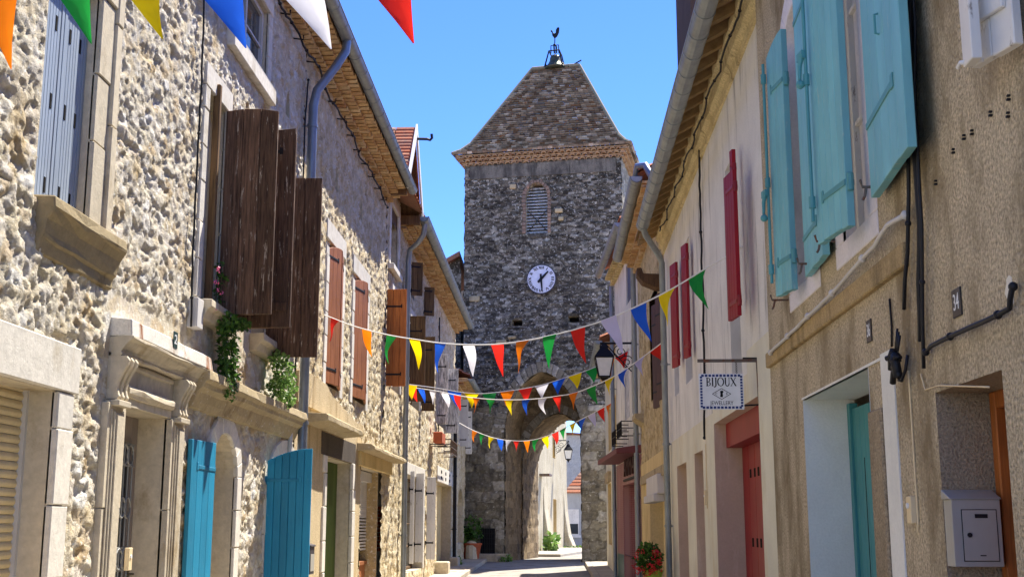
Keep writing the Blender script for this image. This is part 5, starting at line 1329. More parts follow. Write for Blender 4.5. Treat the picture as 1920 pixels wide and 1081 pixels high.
for i in range(n):
    t0, t1 = i/n, (i+1)/n
    m.hexa([FB2.W(.5+2.2*t0,.2-2.6*t0,z_+2.6*t0),FB2.W(6.2,.2-2.6*t0,z_+2.6*t0),FB2.W(6.2,.2-2.6*t1,z_+2.6*t1),FB2.W(.5+2.2*t1,.2-2.6*t1,z_+2.6*t1)]+[FB2.W(a,b,c+.09) for a, b, c in ((.5+2.2*t0,.2-2.6*t0,z_+2.6*t0),(6.2,.2-2.6*t0,z_+2.6*t0),(6.2,.2-2.6*t1,z_+2.6*t1-.05),(.5+2.2*t1,.2-2.6*t1,z_+2.6*t1-.05))])
m.build('roof', m_tile, B2)
u, v = FB2.at(1074,978); m = MB(); m.box(FB2, u-.4, u+.4, v-.8, v+.8, 0, .06); m.box(FB2, u-.5, u+.5, v-.95, v-.8, 0, .12); wn_ = m.build('window', m_wht, B2); m = MB(); m.box(FB2, u-.33, u+.33, v-.72, v-.1, .06, .07); m.build('pane', m_glass, wn_)
B3 = thing('stone_building', 'tall weathered grey building standing behind the tiled outbuilding beyond the arch', 'building', (3, 92, .3))
FB3 = Fr(0, 92, 1, 0, 0, -1); z3 = FB3.at(1075,815)[1]
relief('wall', FB3, .2, 9, .2, z3, .12, [], rubble_mat('grey_far_stone', [srgb(188,182,170), srgb(204,198,186)], srgb(192,186,174), .02), B3, .4, .25, .03, 91)
m = MB(); m.box(FB3, .2, 9, .2, z3-.02, -8, -.1); m.build('body', m_distg, B3)
m = MB(); m.hexa([FB3.W(0,.3,z3+.1),FB3.W(9.2,.3,z3-.5),FB3.W(9.2,-8,z3-.5),FB3.W(0,-8,z3+.1),FB3.W(0,.3,z3+.25),FB3.W(9.2,.3,z3-.35),FB3.W(9.2,-8,z3-.3),FB3.W(0,-8,z3+.3)]); m.build('roof', m_tile, B3)
o = MB(); o.wbox(2.1, 6, 70, 70.3, .1, .75); tag(o.build('low_wall', m_distg, None, (3,70,.3)), 'low grey garden wall in front of the outbuilding beyond the arch', 'wall')
# pavement beyond the arch
m = MB(); P = [(-1.6,53.5),(.2,53.2),(2.2,66),(2.0,70),(.2,70),(-1.4,60)]
m.prism([(x,y,.2) for x, y in P], [(x,y,.42) for x, y in P]); o = m.build('pavement', m_pave, bevel=.02); o['kind'] = 'structure'
m = MB(); foliage(m, (1.4,69.2,.36), (1.2,.6,.12), 300, .16, 5); o = m.build('grass', m_grass, None, (1.4,69,.3), recalc=False); o['kind'] = 'stuff'
# ================================================================== SMALL THINGS ON THE WALLS
# letter boxes
LB = thing('letter_box', 'grey steel letter box with sloping lid in the doorway of the orange door', 'letter box', (1.85, 5.5, 1.4))
yb = o34['u1']-.002; xa, za = None, None
FM = Fr(0, yb-.115, 1, 0, 0, -1)                                               # faces the camera
(xl, zt_), (xr, zb_) = FM.at(1783,935), FM.at(1884,1062)
m = MB(); m.box(FM, xl, xr, zb_, zt_, -.11, 0); m.hexa([FM.W(xl-.008,-.112,zt_),FM.W(xr+.006,-.112,zt_),FM.W(xr+.006,.012,zt_),FM.W(xl-.008,.012,zt_),FM.W(xl-.008,-.112,zt_+.045),FM.W(xr+.006,-.112,zt_+.045),FM.W(xr+.006,.004,zt_+.005),FM.W(xl-.008,.004,zt_+.005)]); m.build('box', m_steel, LB, bevel=.003)
W_ = xr-xl; Hh = zt_-zb_
m = MB(); fx = (xl+.2*W_, xl+.9*W_); fz = (zb_+.09*Hh, zt_-.16*Hh)
m.box(FM, fx[0], fx[1], fz[0], fz[1], 0, .003); dr = m.build('front_flap', m_steel, LB, bevel=.001)
m = MB(); t = .0022
for a, b, c, d in ((fx[0],fx[1],fz[0],fz[0]+t),(fx[0],fx[1],fz[1]-t,fz[1]),(fx[0],fx[0]+t,fz[0],fz[1]),(fx[1]-t,fx[1],fz[0],fz[1])): m.box(FM, a-.003, b+.003, c-.003, d+.003, .0, .0025)
m.box(FM, xl+.46*W_, xl+.72*W_, zt_-.28*Hh, zt_-.22*Hh, .0, .005); m.box(FM, xl+.52*W_, xl+.64*W_, zb_+.16*Hh, zb_+.175*Hh, 0, .005); m.build('slot', m_black, dr)
m = MB(); c = FM.W(xl+.33*W_, .004, zb_+.47*Hh); m.loft([[(c[0]+.011*math.cos(k*.524), c[1], c[2]+.011*math.sin(k*.524)) for k in range(12)], [(c[0]+.010*math.cos(k*.524), c[1]-.006, c[2]+.010*math.sin(k*.524)) for k in range(12)]]); m.build('lock', m_black, dr)
u, v = FL.at(598,1022,.1)
LB2 = thing('letter_box', 'narrow dark letter box on the rendered wall beside the green folding door', 'letter box', FL.W(u,0,v-.3))
m = MB(); v2 = FL.at(590,1073,.1)[1]; ua_, ub_ = FL.u(588,1050,.2), FL.u(588,1050,.2)+.30
m.box(FL, ua_, ub_, v2, v, .02, .15); m.hexa([FL.W(ua_-.01,.02,v),FL.W(ub_+.01,.02,v),FL.W(ub_+.01,.17,v),FL.W(ua_-.01,.17,v),FL.W(ua_-.01,.02,v+.06),FL.W(ub_+.01,.02,v+.06),FL.W(ub_+.01,.16,v+.02),FL.W(ua_-.01,.16,v+.02)]); m.build('box', m_anth, LB2, bevel=.006)
m = MB(); m.box(FL, ua_+.03, ub_-.03, v2+.04, v-.1, .15, .156); m.build('front_flap', m_steel, LB2, bevel=.002)
# house numbers
def plate(fr, px, py, w_, h_, txt, mat, label, o=.0):
    u, v = fr.at(px, py, o); r = fr.read
    t = thing('number_plate', label, 'house number', fr.W(u, o, v))
    m = MB(); m.box(fr, u-w_/2, u+w_/2, v-h_/2, v+h_/2, o, o+.008); m.build('plate', mat, t, bevel=.003)
    text_mesh(txt, h_*.82, lambda x, y, z: fr.W(u+r*x, o+.0085+z, v+y), .001, m_lett, t, 'digits', w_*.62)
plate(FR1, 1796, 567, .115, .125, '34', m_plate, 'black house number plate reading 34 on the brown roughcast wall')
plate(FR1, 1631, 620, .105, .125, '36', m_plate, 'black house number plate reading 36 above the pale blue doorway')
plate(FL, 328, 637, .11, .14, '2', m_plateg, 'dark green number plate on the cornice slab of the carved stone doorway', .176)
u, v = FL.at(412,767,.032)
m = MB(); m.box(FL, u-.07, u+.07, v-.1, v+.1, .03, .04); tag(m.build('number_plate', m_steel, None, FL.W(u,.03,v), bevel=.003), 'small grey plate on the stones above the first arched doorway', 'house number')
# door bells
def bell_box(fr, px, py, w_, h_, o, label, wire_to):
    u, v = fr.at(px, py); t = thing('door_bell', label, 'door bell', fr.W(u, o, v))
    m = MB(); m.box(fr, u-w_/2, u+w_/2, v-h_/2, v+h_/2, o, o+.035); m.build('housing', m_cream_pl, t, bevel=.004)
    m = MB(); m.tube([fr.W(u,o+.035,v+.02), fr.W(u,o+.043,v+.02)], .014, 10); m.build('button', m_lett, t)
    if wire_to: m = MB(); m.tube([fr.W(u-.02,o+.006,v-h_/2), fr.W(u-.035,o+.006,v-h_/2-.04), fr.W(u-.05,o+.006,v-h_/2), fr.W(u-.045,o+.006,wire_to)], .005, 5); m.build('wire', m_cream_pl, t)
bell_box(FR1, 1717, 955, .07, .13, .0, 'cream door bell box with a wire between the blue doorway and the grey letter box', 2.35)
bell_box(FL, 211, 1047, .08, .17, .105, 'cream door bell box on the near pilaster of the carved doorway', None)
bell_box(FR2, 1329, 932, .09, .18, .0+.02, 'cream door bell box hanging under the black cable on the cream house', 2.6)
# cables
P = lambda fr, px, py, o=.02: fr.W(fr.u(px,py,o), o, fr.at(px,py,o)[1])
for k, (a, b, lab) in enumerate(((1700,1691,'black wall cable with a loose plug, leftmost on the corner of the roughcast houses'), (1707,1722,'thick black cable down the corner of the roughcast houses to the junction'), (1713,1728,'thin black clipped cable, rightmost on the corner of the roughcast houses'))):
    cable('cable', [P(FR1,a,-60,.03+.01*k), P(FR1,a+3,200,.03+.012*k), P(FR1,(a+b)/2+8,420,.03+.012*k), P(FR1,b+4,(580,640,690)[k],.03)], (.010,.013,.009)[k], m_black, lab, None, (9,14,11)[k], 'cable', .004)
u, v = FR1.at(1706,678)
J = thing('cable_junction', 'black lumpy cable junction hanging at the end of the cable bundle beside number 36', 'cable joint', FR1.W(u,0,v))
m = MB()
for du, dv, ln, r, an in ((.02,.015,.09,.02,.5),(-.0,-.02,.11,.023,-.3),(-.04,-.01,.08,.018,.7),(.03,-.05,.06,.015,-.8),(-.02,-.07,.05,.016,.9)):
    m.tube([FR1.W(u+du,.07,v+dv+ln/2), FR1.W(u+du+an*.05,.075,v+dv+.02), FR1.W(u+du+an*.1,.07,v+dv-ln/2)], r, 10); m.tube([FR1.W(u+du,.07,v+dv+.02), FR1.W(u+du,.07,v+dv+.035)], r*1.25, 10)
for a in (0, 1, 2): m.tube([FR1.W(u+.02*a-.02,.045,v+.13+.02*a), FR1.W(u+.02*a-.01,.06,v+.05)], .006, 6)
m.tube([FR1.W(u+.03,.07,v+.03), FR1.W(u+.06,.10,v+.025)], .013, 6); m.tube([FR1.W(u+.0,.06,v-.09), FR1.W(u-.05,.06,v-.10), FR1.W(u-.09,.05,v-.05), FR1.W(u-.11,.04,v+.02)], .008, 6)
m.build('sleeves', m_black, J, smooth=True)
cable('cable', [P(FR1,1736,660,.03), P(FR1,1745,648,.03), P(FR1,1800,622,.03), P(FR1,1850,600,.03), P(FR1,1893,578,.03), P(FR1,1897,545,.03), P(FR1,1903,530,.02)], .011, m_black, 'black clipped cable rising to the right above the orange door', None, 4, 'cable', .002)
cable('cable', [P(FR1,1445,660,.05), P(FR1,1560,550,.05), P(FR1,1640,460,.05), P(FR1,1665,422,.05), P(FR1,1697,403,.04)], .014, m_whtg, 'pale twisted cable laid along the top of the roughcast string band', None, 6, 'cable', .003)
cable('cable', [P(FR1,1726,700,.012), P(FR1,1735,730,.012), P(FR1,1760,722,.012), P(FR1,1855,725,.012)], .004, m_cream_pl, 'thin cream wire over the top of the orange doorway', None, 0)
cable('cable', [P(FR1,1668,560,.01), P(FR1,1672,610,.01), P(FR1,1672,650,.01)], .006, m_iron, 'short dark wire running down to the top of the pale blue doorway', None, 0)
cable('cable', [P(FR2,1310,255,.05), P(FR2,1313,400,.03), P(FR2,1318,560,.03), P(FR2,1320,700,.03), P(FR2,1321,820,.03)], .014, m_black, 'black double cable hanging down the cream house behind the shop sign', None, 10, 'cable', .006)
cable('cable', [FR2.W(u_, .16+.02*math.sin(u_*5), 6.30+.02*math.sin(u_*3)) for u_ in np.arange(9.5, 19.5, .3)], .011, m_iron, 'dark cable bundle clipped under the eaves of the cream house', None, 4, 'cable', .008)
def pins(m):
    for u_ in np.arange(4.5, 23.6, .8): m.tube([FL.W(u_,0,7.86), FL.W(u_,.14,7.84), FL.W(u_,.14,7.90)], .011, 5)
cable('cable', [FL.W(u_, .10+.03*math.sin(u_*2.1), 7.86+.03*math.sin(u_*4)) for u_ in np.arange(4.0, 23.8, .3)], .015, m_iron, 'dark cable bundle on iron pins under the eaves of the left stone houses', None, 5, 'cable', .014, pins)
cable('cable', [P(FL,384,-30,.05), P(FL,378,150,.07), P(FL,370,300,.05), P(FL,362,450,.05), P(FL,358,612,.06)], .011, m_black, 'thin black cable hanging down the rubble wall between the grey blue and dark brown shutters', None, 12, 'cable', .004)
cable('cable', [P(FL,578,150,.08), P(FL,572,230,.08), P(FL,560,600,.08), P(FL,553,700,.08)], .012, m_black, 'black cable running down beside the tall blue grey downpipe', None, 12, 'cable', .003)
cable('cable', [P(FR2,1245,262,.1), P(FR2,1236,300,.1), P(FR2,1230,330,.12), P(FR2,1228,380,.1), P(FR2,1236,420,.06)], .01, m_whtg, 'loose pale wire looping below the eaves of the ochre stone house', None, 0)
m = MB(); u, v = FR2.at(1432,575)
for k in range(2): m.tube([FR2.W(9.75+.13*math.cos(t*.4)+.02*k,.03+.01*k,v+.16*math.sin(t*.4)) for t in range(15)], .008, 5)
tag(m.build('cable', m_black, None, FR2.W(9.75,.03,v), smooth=True), 'black coil of spare cable where the cream and roughcast houses meet', 'cable')
# hanging shop sign, faces down the street
Y_S = 11.3; FS = Fr(0, Y_S, 1, 0, 0, -1)
SG = thing('shop_sign', 'white hanging shop sign with a blue rope border reading BIJOUX JEWELLERY on an iron bracket', 'shop sign', (1.9, Y_S, 3))
(x0, z1), (x1, z0) = FS.at(1310,700), FS.at(1396,767); cx, cz, sw, shh = (x0+x1)/2, (z0+z1)/2, x1-x0, z1-z0
m = MB(); m.box(FS, x0, x1, z0, z1, -.02, 0); bd = m.build('board', m_signw, SG, bevel=.003)
fn = lambda x, y, d: FS.W(cx+x, .0005+d, cz+y)
m = MB(); rr = random.Random(4)
for (ax, ay), (bx, by) in (((-.5,.5),(.5,.5)),((.5,.5),(.5,-.5)),((.5,-.5),(-.5,-.5)),((-.5,-.5),(-.5,.5))):
    k = 11
    for i in range(k):
        t0, t1 = (i+.06)/k, (i+.78)/k; e = .915
        lx = lambda t: (ax+(bx-ax)*t)*sw*e*.985; ly = lambda t: (ay+(by-ay)*t)*shh*e*.97
        strokes(m, [((lx(t0), ly(t0)), (lx(t1), ly(t1)), .021)], fn, .001)
m.build('rope_border', m_blueink, bd)
m = MB(); H_ = .076; tk_, tn = .0115, .005; y0 = .052
def serif(x, y, w=.03): return ((x-w*.36,y),(x+w*.36,y),.004)
X = -.165
L_ = [((X+.012,y0),(X+.012,y0+H_),tk_), serif(X+.008,y0), serif(X+.008,y0+H_)]
for yy, wd in ((y0+H_*.5, .038), (y0, .044)):
    hh = H_*.5; pts = [(X+.012+wd*math.sin(math.pi*q/8)*.9+.004, yy+hh/2-hh/2*math.cos(math.pi*q/8)) for q in range(9)]
    L_ += [(a, b, .009 if 2 <= i <= 5 else .005) for i, (a, b) in enumerate(zip(pts, pts[1:]))]
X += .087; L_ += [((X,y0),(X,y0+H_),tk_), serif(X,y0,.034), serif(X,y0+H_,.034)]
X += .045; L_ += [((X,y0-.0),(X,y0+H_),tk_), serif(X,y0+H_,.034), ((X,y0),(X-.018,y0-.012),.010), ((X-.018,y0-.012),(X-.028,y0-.004),.008)]
X += .066; pts = [(X+.040*math.cos(q*math.pi/10), y0+H_/2+H_*.51*math.sin(q*math.pi/10)) for q in range(21)]
L_ += [(a, b, .011 if abs(math.cos((q+.5)*math.pi/10)) > .6 else .006) for q, (a, b) in enumerate(zip(pts, pts[1:]))]
X += .066; L_ += [((X,y0+.022),(X,y0+H_),tk_), serif(X,y0+H_,.034), ((X+.05,y0+.022),(X+.05,y0+H_),tn), serif(X+.05,y0+H_,.028)]
pts = [(X+.025-.025*math.cos(math.pi*q/8), y0+.024-.026*math.sin(math.pi*q/8)) for q in range(9)]; L_ += [(a, b, .009) for a, b in zip(pts, pts[1:])]
X += .078; L_ += [((X,y0+H_),(X+.062,y0),tk_), ((X,y0),(X+.06,y0+H_),tn), serif(X,y0,.03), serif(X+.062,y0,.03), serif(X,y0+H_,.03), serif(X+.06,y0+H_,.026)]
xs = [p[0] for s in L_ for p in s[:2]]; xm = (min(xs)+max(xs))/2; kx = sw*.68/(max(xs)-min(xs))
L_ = [(((a[0]-xm)*kx, a[1]), ((b[0]-xm)*kx, b[1]), w_) for a, b, w_ in L_]
strokes(m, L_, fn, .0012); m.build('lettering', m_ink, bd)
text_mesh('JEWELLERY', .052, lambda x, y, z: FS.W(cx+x, .0012+z, cz-.108+y), .0004, m_ink, bd, 'lettering', sw*.52)
m = MB(); dw, dh = .085, .05; cy = -.022
strokes(m, [((-dw,cy),(0,cy+dh),.005),((0,cy+dh),(dw,cy),.005),((dw,cy),(0,cy-dh),.005),((0,cy-dh),(-dw,cy),.005)], fn, .0012)
strokes(m, [((0,cy-.03),(0,cy+.03),.022),((-.012,cy+.01),(.016,cy+.022),.014),((.012,cy-.012),(-.014,cy-.02),.012)], fn, .0012); m.build('diamond_emblem', m_ink, bd)
for xx, ch in ((-.048,'C'), (.048,'B')): text_mesh(ch, .03, lambda x, y, z, xx=xx: FS.W(cx+xx+x, .0012+z, cz+cy+y), .0004, m_ink, bd, 'lettering')
m = MB(); zb1 = FS.at(1360,675)[1]; xa = FS.at(1308,675)[0]
m.box(FS, xa, FS.at(1422,675)[0], zb1-.016, zb1+.012, -.025, .0); m.build('bracket_bar', m_rust, SG)
m = MB(); xq = FS.at(1423,675)[0]
m.tube([FS.W(1.75,-.01,zb1+.02), FS.W(xq+.03,-.01,zb1+.018), FS.W(xq,-.01,zb1), FS.W(xq+.005,-.01,zb1-.35), FS.W(xq+.04,-.01,zb1-.41), FS.W(1.74,-.01,zb1-.42)], .009, 6); m.build('cable', m_black, SG)
m = MB(); m.tube([FS.W(xq-.015,-.01,zb1), FS.W(xq-.01,-.01,zb1-.38)], .013, 6); m.tube([FS.W(xq-.015,-.01,zb1-.05), FS.W(1.9,-.01,zb1-.05)], .01, 5); m.tube([FS.W(xq-.01,-.01,zb1-.36), FS.W(1.9,-.01,zb1-.36)], .01, 5); m.build('bracket_post', m_rust, SG)
m = MB()
for xx in (x0+.06, x1-.06):
    z = z1
    while z < zb1-.02: m.tube([FS.W(xx+.006*math.cos(t*1.05),-.01,z+.013+.013*math.sin(t*1.05)) for t in range(7)], .0025, 4); z += .022
m.build('chain', m_iron, SG)
# street lantern on a scrolled bracket
def lantern(label, c, s, fr, bu, bz, tag_loc, arm=True):
    t = thing('street_lantern', label, 'street lantern', tag_loc)
    x, y, z = c; q = lambda r, zz: [(x+r*a, y+r*b, zz) for a, b in ((-1,-1),(1,-1),(1,1),(-1,1))]
    m = MB(); m.loft([q(.135*s, z), q(.23*s, z+.5*s)], caps=True); m.build('glass', m_opal, t)
    m = MB()
    for a, b in ((-1,-1),(1,-1),(1,1),(-1,1)): m.tube([(x+a*.14*s,y+b*.14*s,z), (x+a*.235*s,y+b*.235*s,z+.5*s)], .016*s, 5)
    for r, zz in ((.14,0),(.235,.5)):
        Q = q(r*s, z+zz*s)
        for i in range(4): m.tube([Q[i], Q[(i+1)%4]], .02*s, 5)
    m.loft([q(.12*s, z-.02*s), q(.05*s, z-.1*s), q(.02*s, z-.18*s)])
    m.build('frame', m_iron, t)
    m = MB(); m.loft([q(.26*s, z+.5*s), q(.24*s, z+.54*s), q(.12*s, z+.72*s), q(.09*s, z+.8*s), q(.03*s, z+.87*s)]); m.tube([(x,y,z+.85*s), (x,y,bz)], .02*s, 6); m.build('hood', m_iron, t)
    m = MB(); W = bu
    m.tube([(x-.1*s,y,bz), (W,y,bz)], .028*s, 6); ex = W-(W-x)*.08; m.tube([(x+.05*s,y,bz-.02), (ex,y,bz-.75*s)], .016*s, 5)
    def spiral(cx_, cz_, r0, turns, a0, sg):
        return [(cx_+r0*(1-k/26*.85)*math.cos(a0+sg*k/26*turns*6.283), y, cz_+r0*(1-k/26*.85)*math.sin(a0+sg*k/26*turns*6.283)) for k in range(27)]
    L = W-x
    for a in (spiral(x+L*.55, bz-.24*s, .2*s, 1.7, 1.57, 1), spiral(x+L*.78, bz-.52*s, .2*s, 1.7, 2.5, -1), spiral(x-.03*s, bz-.1*s, .1*s, 1.5, 0, 1)): m.tube(a, .013*s, 5)
    m.box(Fr(W-.02,y,0,1,-1,0), -.04, .04, bz-.9*s, bz+.1*s, -.02, .02); m.build('bracket', m_iron, t)
    return t
FY = Fr(0, 28.0, 1, 0, 0, -1); lx, lz = FY.at(1133,706); bxz = FY.at(1165,643)
lantern('black iron street lantern with pale glass on a scrolled bracket over the right pavement', (lx,28.0,lz), .88, None, 1.83, bxz[1], (1.85,28,4.9))
FY2 = Fr(0, 66, 1, 0, 0, -1); lx, lz = FY2.at(1065.5,860)
lantern('small black street lantern on the cream house beyond the arch', (lx,66,lz), .95, None, lx-.7, lz+1.0, (lx,66,lz))

# ================================================================== PLANTS
def clump(name, label, cat, c, parts, loc): pass
IV = thing('hanging_plant', 'green trailing plant with pink flowers hanging below the first dark wooden shutter', 'plant', FL.W(12.0,0,3.1))
m = MB()
for k, (u, v, o, ru, rv) in enumerate(((11.75,3.58,.17,.16,.1),(11.78,3.42,.18,.16,.16),(11.83,3.24,.17,.15,.16),(11.9,3.08,.15,.10,.13),(12.1,3.62,.2,.2,.05))):
    foliage(m, FL.W(u,o,v), (.10,ru,rv), 250, .05, 100+k, .5)
foliage(m, FL.W(11.75,.08,3.95), (.06,.07,.25), 60, .05, 120, .2)
for k in range(16):
    u_ = random.uniform(11.65, 12.0); v_ = random.uniform(2.85, 3.2); m.tube([FL.W(u_,.16,v_+.3), FL.W(u_+.01,.2,v_)], .004, 4); foliage(m, FL.W(u_,.2,v_), (.04,.04,.09), 12, .04, 300+k, .6)
m.build('foliage', m_leaf, IV, recalc=False)
m = MB()
for k, (px, py) in enumerate(((405,505),(406,530),(410,545),(404,578),(460,600),(475,598),(468,612))):
    u, v = FL.at(px, py, .16); m = MB(); petals(m, FL.W(u,.16,v), (.02,.02,.02), 2, .022, k); m.build('flower', m_flp, IV, recalc=False)
IV2 = thing('hanging_plant', 'green trailing plant with pale leaves hanging below the last dark wooden shutter', 'plant', FL.W(14.2,0,3.1))
m = MB()
for k, (u, v, o, ru, rv) in enumerate(((13.95,3.5,.2,.22,.1),(14.1,3.38,.22,.3,.14),(14.3,3.22,.2,.3,.13),(14.45,3.08,.18,.22,.1),(14.0,3.2,.18,.15,.14))):
    foliage(m, FL.W(u,o,v), (.11,ru,rv), 230, .052, 140+k, .4)
m.build('foliage', m_leaf2, IV2, recalc=False)
FG = Fr(0, 19.6, 1, 0, 0, -1); gx, gz_ = FG.at(1218,1048)
GE = thing('flower_pot', 'red geraniums in a lime green pot on a wall bracket of the right pavement', 'flower pot', (gx,19.6,.5))
m = MB(); m.lathe((gx+.05,19.6,gz_-.42), [(.10,0),(.15,.22),(.165,.23),(.165,.26),(.13,.26)], 14); m.build('pot', m_limepot, GE)
m = MB(); foliage(m, (gx,19.6,gz_+.02), (.2,.22,.24), 700, .075, 160); m.build('foliage', m_leaf, GE, recalc=False)
rr = random.Random(9)
for k in range(46):
    d = Vector([rr.uniform(-1,1), rr.uniform(-1,.5), rr.uniform(-1,1)]).normalized(); m = MB()
    petals(m, (gx-.03+d.x*.23,19.55+d.y*.22,gz_-.03+d.z*.22), (.02,.02,.02), 2, .028, 200+k); m.build('flower', m_flr, GE, recalc=False)
m = MB(); m.tube([(1.9,19.6,gz_-.30), (gx+.05-.17,19.6,gz_-.30)], .015, 5); m.tube([(1.9,19.6,gz_-.6), (gx+.05,19.6,gz_-.44)], .015, 5); m.build('bracket', m_iron, GE)
# pots at the tower foot
for px, sc, lab, sd in ((886, 1.0, 'leafy shrub in a terracotta pot at the left foot of the clock tower', 170), (878, .7, 'smaller potted plant beside the wall end at the left foot of the clock tower', 171)):
    u = FT.u(px, 1040, .7); c = FT.W(u, .7, GT+.12)
    t = thing('potted_shrub', lab, 'potted plant', c); m = MB(); m.lathe(c, [(.22*sc,0),(.32*sc,.5*sc),(.35*sc,.5*sc),(.35*sc,.57*sc),(.28*sc,.57*sc)], 14); m.build('pot', m_terra, t)
    m = MB(); foliage(m, (c[0],c[1],c[2]+1.05*sc), (.36*sc,.36*sc,.55*sc), 260, .15, sd); m.build('foliage', m_leaf, t, recalc=False)
    m = MB(); m.tube([(c[0],c[1],c[2]+.5*sc), (c[0]+.03,c[1],c[2]+1.0*sc)], .03, 5); m.build('stem', m_oldbr, t)
GR = thing('iron_grate', 'dark iron grate leaning over a low opening at the left foot of the clock tower', 'grate', FT.W(-3,.1,GT))
ga, gb = FT.at(903,1038), FT.at(929,990); m = MB()
m.box(FT, ga[0], gb[0], ga[1], gb[1], .05, .09); m.build('backing', m_dark, GR)
m = MB()
for k in range(9): uu = ga[0]+(gb[0]-ga[0])*k/8; m.tube([FT.W(uu,.13,ga[1]), FT.W(uu,.13,gb[1])], .015, 5)
for k in range(6): vv_ = ga[1]+(gb[1]-ga[1])*k/5; m.tube([FT.W(ga[0],.14,vv_), FT.W(gb[0],.14,vv_)], .012, 5)
m.build('bars', m_iron, GR)
m = MB(); m.box(FT, ga[0]-.2, gb[0]+.5, GT, GT+.3, .02, .4); tag(m.build('stone_kerb', m_pave, None, FT.W(ga[0],.2,GT), bevel=.02), 'low stone plinth below the iron grate at the foot of the tower', 'plinth')
for c, r, n, sz, lab, sd in (((FT.W(FT.u(946,1045,.3),.3,GT+.1)), (.25,.2,.14), 160, .13, 'small weed growing at the left jamb of the tower arch', 181),
                            (FL.W(40.6,.15,.42), (.2,.22,.16), 130, .12, 'small weed at the wall foot where the left pavement ends', 182),
                            (FB.W(FB.u(1033,1015,.5),.5,.75), (.32,.4,.42), 90, .36, 'broad leaved plant at the foot of the cream house beyond the arch', 183)):
    t = thing('weed', lab, 'plant', c)
    m = MB(); foliage(m, c, r, n, sz, sd); m.build('foliage', m_leaf2, t, recalc=False)
# red flower box on an iron bracket
u, v = FL.at(828,822,.3)
t = thing('flower_box', 'red clay flower box on an iron bracket under the silver grey shutters', 'flower box', FL.W(u,0,v))
m = MB(); m.box(FL, u-.5, u+.5, v-.14, v+.16, .12, .36); m.build('box', m_terra, t, bevel=.02)
m = MB(); m.tube([FL.W(u-.4,0,v-.17), FL.W(u-.4,.4,v-.17), FL.W(u+.4,.4,v-.17), FL.W(u+.4,0,v-.17)], .015, 5); m.build('bracket', m_iron, t)
u, v = FL.at(845,838,.3)
t = thing('iron_basket', 'rusty iron window basket below the silver grey shutters beside the flower box', 'window basket', FL.W(u,0,v)); m = MB()
for zz in (v-.22, v-.05, v+.16): m.tube([FL.W(u-1.1,0,zz), FL.W(u-1.1,.4,zz), FL.W(u+1.1,.4,zz), FL.W(u+1.1,0,zz)], .018, 5)
for k in range(10): m.tube([FL.W(u-1.1+2.2*k/9,.4,v-.22), FL.W(u-1.1+2.2*k/9,.4,v+.16)], .012, 5)
m.build('bars', m_rust, t)
m = MB(); u, v = FL.at(322,660,.31); u2, v2 = FL.at(375,605,.05)
m.box(FL, 10.98, 11.17, v2-.08, v2+.2, 0, .10); tag(m.build('junction_box', m_whtg, None, FL.W(11.3,0,v2), bevel=.006), 'white metal box on the wall beside the sill under the first dark shutter', 'meter box')

# ================================================================== BUNTING
def bunting(label, A, B, cord, flags, w_, h_, seed, r=.006, bend=1.5):
    A, B = Vector(A), Vector(B); t = thing('bunting', label, 'bunting', tuple((A+B)/2), 'flag strings across the street')
    d = B-A; n = Vector((d.y, -d.x, 0)).normalized(); dh = Vector((d.x, d.y, 0)).normalized()
    def on(px, py):
        q = ray(px, py); k = ((A-Vector((0,0,EYE))).dot(n))/q.dot(n); return Vector((0,0,EYE))+q*k
    pts = [A]+[on(*c) for c in cord]+[B]; xs = [(p-A).dot(dh) for p in pts]; zs_ = [p.z for p in pts]
    def z(s):                                                                # smooth curve through the points
        i = max(0, min(len(xs)-2, int(np.searchsorted(xs, s))-1)); h = xs[i+1]-xs[i]; q = (s-xs[i])/h
        mm = lambda j: (zs_[min(j+1,len(xs)-1)]-zs_[max(j-1,0)])/(xs[min(j+1,len(xs)-1)]-xs[max(j-1,0)])
        return (2*q**3-3*q*q+1)*zs_[i]+(q**3-2*q*q+q)*h*mm(i)+(-2*q**3+3*q*q)*zs_[i+1]+(q**3-q*q)*h*mm(i+1)
    at = lambda s: A+dh*s+Vector((0,0,z(s)-A.z))
    m = MB(); K = 90; path = [at(xs[-1]*k/K) for k in range(K+1)]; m.tube(path, r, 5)
    m.build('cord', m_cord, t)
    rr = random.Random(seed)
    for f in flags:
        px, py, colr = f[:3]; lean = f[3] if len(f) > 3 else rr.uniform(.0, .25); sc = f[4] if len(f) > 4 else 1
        yaw = f[5] if len(f) > 5 else rr.uniform(-.9, .9)
        s = (on(px, py)-A).dot(dh); ww, hh = w_*sc, h_*sc; N = 7; m = MB(); rows = []; curl = rr.uniform(.06, .2)*hh
        base = at(s); tz = (z(s+ww/2)-z(s-ww/2))/ww
        for i in range(N+1):
            q = i/N; half = ww/2*(1-q*.985); cz = -hh*q; cx = lean*ww*q**bend
            off = n*((math.sin(q*2.2)*curl+math.sin(q*6+px)*.03*hh)*(1 if yaw > 0 else -1))
            row = []
            for sg in (-1, 0, 1):
                dd = dh*math.cos(yaw*q)+n*math.sin(yaw*q)
                row.append(base+dd*(sg*half+cx)+Vector((0,0,cz+tz*(sg*half+cx)*(1-q)))+off+n*(curl*.4*(sg*sg-.5)*math.sin(q*3)))
            rows.append(row)
        vs_ = [tuple(p) for row in rows for p in row]; fs_ = []
        for i in range(N):
            for j in range(2): a = i*3+j; fs_.append((a, a+1, a+4, a+3))
        m.add(vs_, fs_, .5); o = m.build('flag', FLAG[colr], t, smooth=True, recalc=False)
    return t
CY = ['red','orange','green','yellow','blue','white']
